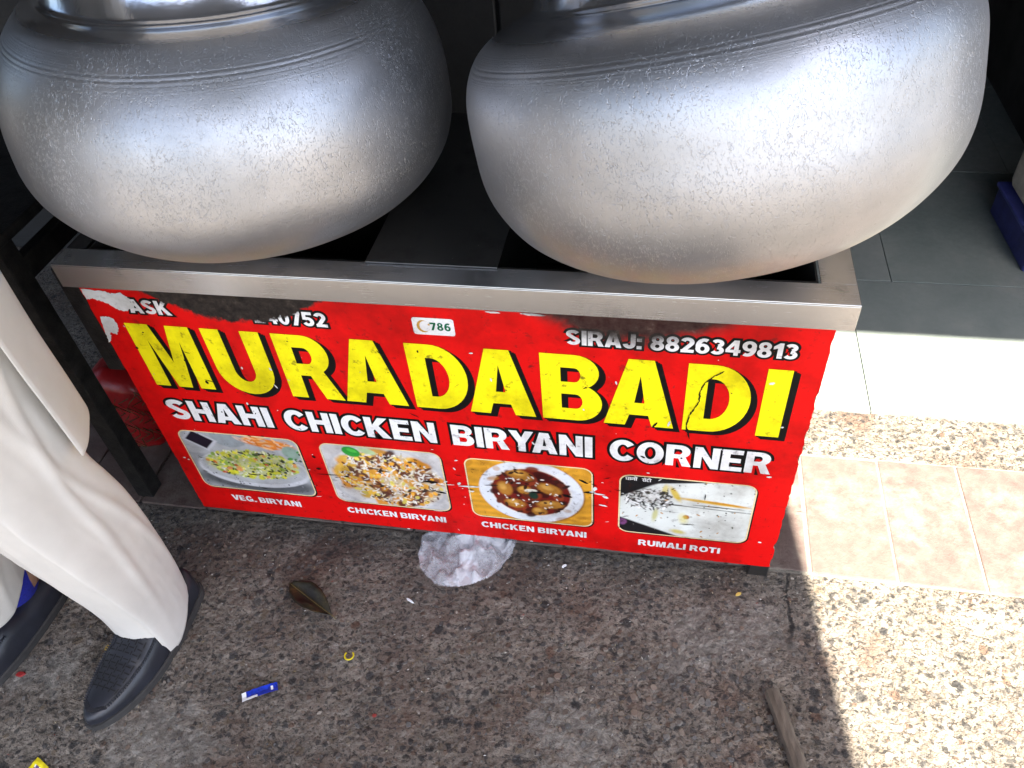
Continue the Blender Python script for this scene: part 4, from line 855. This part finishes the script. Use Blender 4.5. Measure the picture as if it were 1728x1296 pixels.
# ------------------------------------------------------------------ iron table left of the counter
table = tag(empty('iron_table', (-.6, .4, 0)), 'black iron table with square legs left of the red counter', 'table')
for lx, ly in ((-.205, .042), (-.205, .62), (-1.10, .042), (-1.10, .62)):
    box('leg', (lx, ly, -.002), (lx + .040, ly + .040, .70), M_IRON, table, .002)
box('tabletop', (-1.14, .02, .702), (-.145, .70, .722), M_IRON, table, .003)
box('rail', (-1.058, .050, .60), (-.207, .074, .645), M_IRON, table, .002); box('rail', (-.197, .084, .60), (-.173, .618, .645), M_IRON, table, .002)

# ------------------------------------------------------------------ red sack with a green net beside the counter
def plastic(name, col, rough=.35, tr=.0):
    t = NT(name); P = t.pos(); f = t.noise(40, 5, .6, P); t.set(Base_Color=t.ramp(f, [(.3, tuple(k_ * .7 for k_ in col)), (.7, col)]), Roughness=rough, Normal=t.bump(t.noise(70, 5, .6, P), .35, .004)); t.b.inputs['Transmission Weight'].default_value = tr; return t.m
M_REDBAG = plastic('red_plastic', (.30, .008, .010))
def sackshape(name, c, rx, ry, h, mat, parent, seed, n_=36):
    V = []; F = []; NL = 18
    for j in range(NL + 1):
        q = j / NL; sc = (.86 + .16 * math.sin(q * math.pi)) * (1 if q < .85 else 1 - ((q - .85) / .15) ** 2 * .6)
        for k_ in range(n_):
            th = 2 * math.pi * k_ / n_; d = 1 + .14 * noise.noise((math.cos(th) * 1.4, math.sin(th) * 1.4, q * 3 + seed)) + .05 * noise.noise((math.cos(th) * 6, math.sin(th) * 6, q * 9 + seed))
            e = 1 / max(abs(math.cos(th)) ** 3 + abs(math.sin(th)) ** 3, .1) ** (1 / 3)
            V.append((c[0] + rx * sc * d * e * math.cos(th), c[1] + ry * sc * d * e * math.sin(th), c[2] + h * q + .012 * noise.noise((th, q * 5, seed))*(0 if j == 0 else 1)))
    for j in range(NL):
        for k_ in range(n_): F.append((j * n_ + k_, j * n_ + (k_ + 1) % n_, (j + 1) * n_ + (k_ + 1) % n_, (j + 1) * n_ + k_))
    F += [tuple(range(n_))[::-1], tuple(NL * n_ + k_ for k_ in range(n_))]
    return mesh(name, V, F, mat, parent, True)
sack = tag(empty('red_sack', (-.29, .25, 0)), 'red plastic sack with green netting between iron table and counter', 'sack')
sackshape('sack_body', (-.285, .25, -.002), .085, .075, .23, M_REDBAG, sack, 2.0)
M_NET = plain('green_net', (.05, .08, .03), .7)
for i in range(14):
    a = -2.3 + i * .13; P0 = Vector((-.285 + .094 * math.cos(a), .25 + .086 * math.sin(a), 0))
    tube('net_cord', [P0 + Vector((.02 * math.sin(q * 2 + i), -.006, .03 + .16 * q / 8)) for q in range(9)], .0012, M_NET, sack, 5)

# ------------------------------------------------------------------ crumpled clear plastic bag
def bag_material():
    t = NT('clear_polythene'); P = t.pos(); f = t.noise(45, 6, .7, P, 1.0); rdg = t.math('SUBTRACT', 1.0, t.math('MULTIPLY', t.math('ABSOLUTE', t.math('SUBTRACT', f, .5)), 6.0), clamp=True)
    tr = t.n('ShaderNodeBsdfTransparent'); tr.inputs[0].default_value = (.96, .96, .98, 1); mx = t.n('ShaderNodeMixShader')
    t.set(Base_Color=(.80, .80, .84), Roughness=.10, Normal=t.bump(t.noise(20, 3, .5, P), .2, .003)); t.b.inputs['Specular IOR Level'].default_value = .8
    t.l(t.math('ADD', .20, t.math('ADD', t.math('MULTIPLY', rdg, .05), t.math('MULTIPLY', t.ss(t.noise(14, 4, .6, P), .45, .62), .30))), mx.inputs[0]); t.l(tr.outputs[0], mx.inputs[1]); t.l(t.b.outputs[0], mx.inputs[2]); t.l(mx.outputs[0], t.out.inputs[0]); return t.m
M_BAG = bag_material()
out = [on_z(u, v) for u, v in [(712, 905), (705, 935), (710, 962), (724, 978), (740, 990), (762, 993), (790, 989), (815, 981), (836, 971), (852, 953), (866, 935), (873, 918), (870, 900), (850, 885), (800, 872), (745, 882)]]
def inside(x_, y_, pl):
    r_ = False
    for i in range(len(pl)):
        a_, b_ = pl[i], pl[i - 1]
        if (a_.y > y_) != (b_.y > y_) and x_ < (b_.x - a_.x) * (y_ - a_.y) / (b_.y - a_.y) + a_.x: r_ = not r_
    return r_
def edge_dist(x_, y_, pl):
    best = 9
    for i in range(len(pl)):
        a_, b_ = pl[i - 1], pl[i]; dx, dy = b_.x - a_.x, b_.y - a_.y; q = max(0, min(1, ((x_ - a_.x) * dx + (y_ - a_.y) * dy) / (dx * dx + dy * dy))); best = min(best, math.hypot(x_ - a_.x - q * dx, y_ - a_.y - q * dy))
    return best
fine = []
for i in range(len(out)):
    for q in range(6):
        e = out[i].lerp(out[(i + 1) % len(out)], q / 6); fine.append(Vector((e.x + .003 * noise.noise((e.x * 60, e.y * 60, 1)), e.y + .003 * noise.noise((e.x * 60, e.y * 60, 8)), 0)))
RF = random.Random(3); folds = [(RF.uniform(0, 3.14), RF.uniform(7, 34), RF.random() * 6) for _ in range(11)]
def bag_h(x_, y_):
    d = edge_dist(x_, y_, fine); e = min(1, d / .045); wx = x_ + .012 * noise.noise((x_ * 18, y_ * 18, 1)); wy = y_ + .012 * noise.noise((x_ * 18, y_ * 18, 6)); f = 0
    for a_, fr, ph in folds: q = ((wx * math.cos(a_) + wy * math.sin(a_)) * fr + ph) % 1.0; f += (abs(q * 2 - 1) - .5) * .26 / fr
    return .004 + .026 * math.sin(e * 1.57) + f * 1.0 * min(1, d / .012) + .004 * noise.noise((x_ * 25, y_ * 25, 4)) * e
V = []; F = []; ix = {}; st_ = .0026
x0b, x1b = min(e.x for e in fine), max(e.x for e in fine); y0b, y1b = min(e.y for e in fine), max(e.y for e in fine)
NX, NY = int((x1b - x0b) / st_) + 2, int((y1b - y0b) / st_) + 2
for j in range(NY):
    for i in range(NX):
        x_, y_ = x0b + i * st_, y0b + j * st_
        if inside(x_, y_, fine): ix[i, j] = len(V); V.append((x_, y_, max(.0035, bag_h(x_, y_))))
for j in range(NY - 1):
    for i in range(NX - 1):
        q4 = [(i, j), (i + 1, j), (i + 1, j + 1), (i, j + 1)]; q4 = [ix[t_] for t_ in q4 if t_ in ix]
        if len(q4) >= 3: F.append(tuple(q4))
nb = len(V); V += [(x_, y_, .0028) for x_, y_, _ in V]; F += [tuple(nb + i for i in f[::-1]) for f in list(F)]
tag(mesh('plastic_bag', V, F, M_BAG, None, False), 'crumpled clear plastic bag lying half under the red sign board', 'plastic bag')

# ------------------------------------------------------------------ litter and small things on the ground
def gz(x_, y_): return ground_h(x_, y_)
def leaf():
    a = on_z(492, 990); b = on_z(561, 1041); d = (b - a); L_ = d.length; d.normalize(); w = Vector((-d.y, d.x, 0)); V = []; F = []; N, K = 14, 8
    for i in range(N + 1):
        q = i / N; hw = .030 * math.sin(math.pi * min(1, q * 1.02)) ** .75 * (1 - .25 * q) + .0004
        for k_ in range(K + 1):
            s_ = k_ / K * 2 - 1; p_ = a + d * (q * L_) + w * (hw * s_); z_ = .006 + .014 * abs(s_) * (1 + .8 * noise.noise((q * 7, s_ * 3, 4))) * math.sin(math.pi * q) + .004 * noise.noise((q * 4, s_ * 2, 1)) + .008 * (1 - q) ** 2
            V.append((p_.x, p_.y, z_))
    for i in range(N):
        for k_ in range(K): c = i * (K + 1) + k_; F.append((c, c + 1, c + K + 2, c + K + 1))
    t = NT('dry_leaf'); f = t.noise(25, 5, .65, t.pos()); t.set(Base_Color=t.ramp(f, [(.40, (.006, .005, .003)), (.56, (.022, .017, .006)), (.72, (.10, .06, .015))]), Roughness=.5, Normal=t.bump(t.noise(160, 3, .6, t.pos()), .4, .002))
    root = tag(empty('leaf', a), 'curled dark brown leaf lying on the concrete near the person', 'leaf')
    o = mesh('blade', V, F, t.m, root, True); o.modifiers.new('t', 'SOLIDIFY').thickness = .0008
    tube('midrib', [(a + d * (q * L_ / 8)) + Vector((0, 0, .0072 + .008 * (1 - q / 8) ** 2)) for q in range(9)] + [b + d * .012 + Vector((0, 0, .004))], .0011, plain('leaf_stem', (.10, .07, .02)), root, 6)
leaf()
def strip(name, a, b, w, cols, label, cat, curl=.003, split=None):
    d = b - a; L_ = d.length; d.normalize(); wv = Vector((-d.y, d.x, 0)); V = []; F = []; fm = []; N, K = 16, 4
    for i in range(N + 1):
        for k_ in range(K + 1):
            q = i / N; s_ = k_ / K * 2 - 1; p_ = a + d * (q * L_) + wv * (w / 2 * s_ * (1 + .12 * noise.noise((i * .9, s_, 3)))); V.append((p_.x, p_.y, .004 + curl * (math.sin(q * 3) + abs(s_) * .6) + .0008 * noise.noise((i, k_, 2))))
    for i in range(N):
        for k_ in range(K): c = i * (K + 1) + k_; F.append((c, c + 1, c + K + 2, c + K + 1)); fm.append(split(i / N, k_ / K) if split else 0)
    o = mesh(name, V, F, None, None, False, mats=cols, fm=fm); o.modifiers.new('t', 'SOLIDIFY').thickness = .0006; return tag(o, label, cat)
M_BLUE = plain('foil_blue', (.008, .03, .36), .3, var=.5, scale=160); M_WHITE = plain('paper_white', (.75, .76, .78), .6, var=.1); M_YEL = plain('foil_yellow', (.72, .60, .01), .35, var=.1); M_DKB = plain('ink_purple', (.10, .05, .16), .4)
strip('candy_wrapper', on_z(410, 1180), on_z(470, 1160), .0165, [M_BLUE, M_WHITE, M_DKB], 'small blue and white candy wrapper lying on the concrete', 'wrapper', split=lambda q, s_: 1 if (q < .12 or (s_ < .2 and q < .4) or (.80 < q < .87 and .2 < s_ < .7)) else 0)
yw = [on_z(u, v) for u, v in [(28, 1322), (66, 1279), (84, 1296), (60, 1340)]]
N = 10; V = []; F = []; fm = []
for i in range(N + 1):
    for k_ in range(N + 1):
        p_ = yw[0].lerp(yw[1], i / N).lerp(yw[3].lerp(yw[2], i / N), k_ / N); V.append((p_.x, p_.y, .004 + .004 * noise.noise((i * .4, k_ * .4, 1))))
for i in range(N):
    for k_ in range(N): c = i * (N + 1) + k_; F.append((c, c + N + 1, c + N + 2, c + 1)); fm.append(0 if (k_ in (0, 1, 8, 9) or i > 7) else (1 if (i + k_) % 3 else 2))
o = mesh('snack_wrapper', V, F, None, None, False, mats=[M_YEL, M_DKB, M_WHITE], fm=fm); o.modifiers.new('t', 'SOLIDIFY').thickness = .0006; tag(o, 'yellow snack wrapper with dark print lying near the black loafer toe', 'wrapper')
c = on_z(590, 1108); tag(tube('yellow_ring', [(c.x + .0085 * math.cos(R(a)), c.y + .0085 * math.sin(R(a)), .0045) for a in range(-215, 61, 15)], .0016, M_YEL, None, 6), 'tiny open yellow plastic ring on the concrete', 'ring')
def scrap(u, v, s_, mat, label, cat, el=2.0, rot=None, h=.004):
    c = on_z(u, v); a = random.random() * 3 if rot is None else R(rot); n_ = 9; V = []; 
    for zz, k_ in ((.001, 1.0), (h, .8)):
        for i in range(n_):
            q = 6.283 * i / n_; r_ = s_ * k_ * (1 + .5 * noise.noise((u + i * 1.7, v, 2))); x_, y_ = r_ * el * math.cos(q), r_ * math.sin(q); V.append((c.x + x_ * math.cos(a) - y_ * math.sin(a), c.y + x_ * math.sin(a) + y_ * math.cos(a), zz + .002 * noise.noise((i, u, v))))
    F = [tuple(range(n_))[::-1], tuple(range(n_, 2 * n_))] + [(i, (i + 1) % n_, n_ + (i + 1) % n_, n_ + i) for i in range(n_)]
    return tag(mesh(cat.replace(' ', '_'), V, F, mat), label, cat)
scrap(692, 1014, .0024, M_WHITE, 'thin white paper shred on the concrete below the plastic bag', 'paper shred', 4.5, -25)
scrap(952, 956, .0028, M_WHITE, 'white paper shred in front of the chicken curry picture', 'paper shred', 2.2, 40)
scrap(36, 1138, .006, plain('red_scrap', (.25, .012, .012), .6), 'small red scrap on the concrete between the two loafers', 'scrap', 1.6, 10)
scrap(184, 1092, .0045, plain('gold_seed', (.45, .30, .05), .4), 'golden seed lying against the black loafer', 'seed', 2.2, 60)
scrap(1246, 1003, .0035, plain('yellow_grain', (.60, .42, .10), .5), 'pale yellow food crumb beside the counter foot', 'crumb', 1.8, 30)
scrap(632, 1208, .0035, plain('dull_red', (.22, .03, .025), .6), 'tiny dull red scrap on the open concrete', 'scrap', 1.3, 30)
KV = []; KF = []
for _ in range(420):
    x_ = random.uniform(-.6, 1.3); y_ = random.uniform(-.6, .02)
    if random.random() < .5: y_ = -abs(random.gauss(0, .16)); 
    L_, w_ = random.choice((.0012, .0016, .0022, .0032)), random.uniform(.0006, .0012); a = random.random() * 3.14; z = ground_h(x_, y_) + .0008; b = len(KV); c, q = math.cos(a), math.sin(a)
    for dx, dy, dz in ((-L_, 0, .0003), (0, -w_, 0), (L_, 0, .0003), (0, w_, 0), (0, 0, .0011), (0, 0, -.0008)): KV.append((x_ + dx * c - dy * q, y_ + dx * q + dy * c, z + dz))
    KF += [(b, b + 1, b + 4), (b + 1, b + 2, b + 4), (b + 2, b + 3, b + 4), (b + 3, b, b + 4), (b + 1, b, b + 5), (b + 2, b + 1, b + 5), (b + 3, b + 2, b + 5), (b, b + 3, b + 5)]
t = NT('crumbs'); t.set(Base_Color=t.ramp(t.n('ShaderNodeNewGeometry').outputs['Random Per Island'], [(0, (.55, .52, .46)), (.35, (.42, .36, .24)), (.6, (.30, .22, .10)), (.75, (.60, .58, .55)), (.93, (.25, .05, .03))], True), Roughness=.7)
tag(mesh('food_crumbs', KV, KF, t.m), 'scattered rice grains and crumbs trodden over the concrete', 'crumbs', kind='stuff')
# worn wooden stick
a = on_z(1300, 1172); b = on_z(1382, 1400); d = (b - a); pts = [a + d * (i / 14) for i in range(15)]
def wood():
    t = NT('worn_wood'); P = t.pos(); rel = t.scale(P, (55, 9, 55)); f = t.noise(1, 6, .65, rel); t.set(Base_Color=t.ramp(f, [(.3, (.055, .042, .032)), (.5, (.115, .09, .068)), (.7, (.19, .155, .12))]), Roughness=.8, Normal=t.bump(f, .5, .003)); return t.m
tag(tube('wooden_stick', [(p_.x + .002 * noise.noise((i * .5, 1, 1)), p_.y, .0135) for i, p_ in enumerate(pts)], [.0135 + .0022 * noise.noise((i * .6, 4, 2)) for i in range(15)], wood(), None, 9, smooth=False), 'weathered wooden stick lying along the edge of the sunlit ground', 'stick')

# ------------------------------------------------------------------ carton inside the shop, blue jug behind the pots
carton = tag(empty('carton', (2.0, 1.25, 0)), 'white and blue carton standing on the dark stone floor', 'carton')
M_CW = plain('carton_white', (.42, .38, .34), .7); M_CB = plain('carton_blue', (.03, .035, .16), .5)
Mc = Matrix.Translation((1.918, 1.055, .007)) @ Matrix.Rotation(R(3), 4, 'Z')
box('base', (0, 0, 0), (.145, .30, .085), M_CB, carton, .006, M=Mc); box('lip', (-.006, -.006, .0855), (.148, .306, .098), plain('carton_lip', (.05, .06, .25), .4), carton, .003, M=Mc); box('cover', (.010, .012, .0985), (.140, .29, .25), M_CW, carton, .03, 3, M=Mc)
print('objects', len(bpy.data.objects))
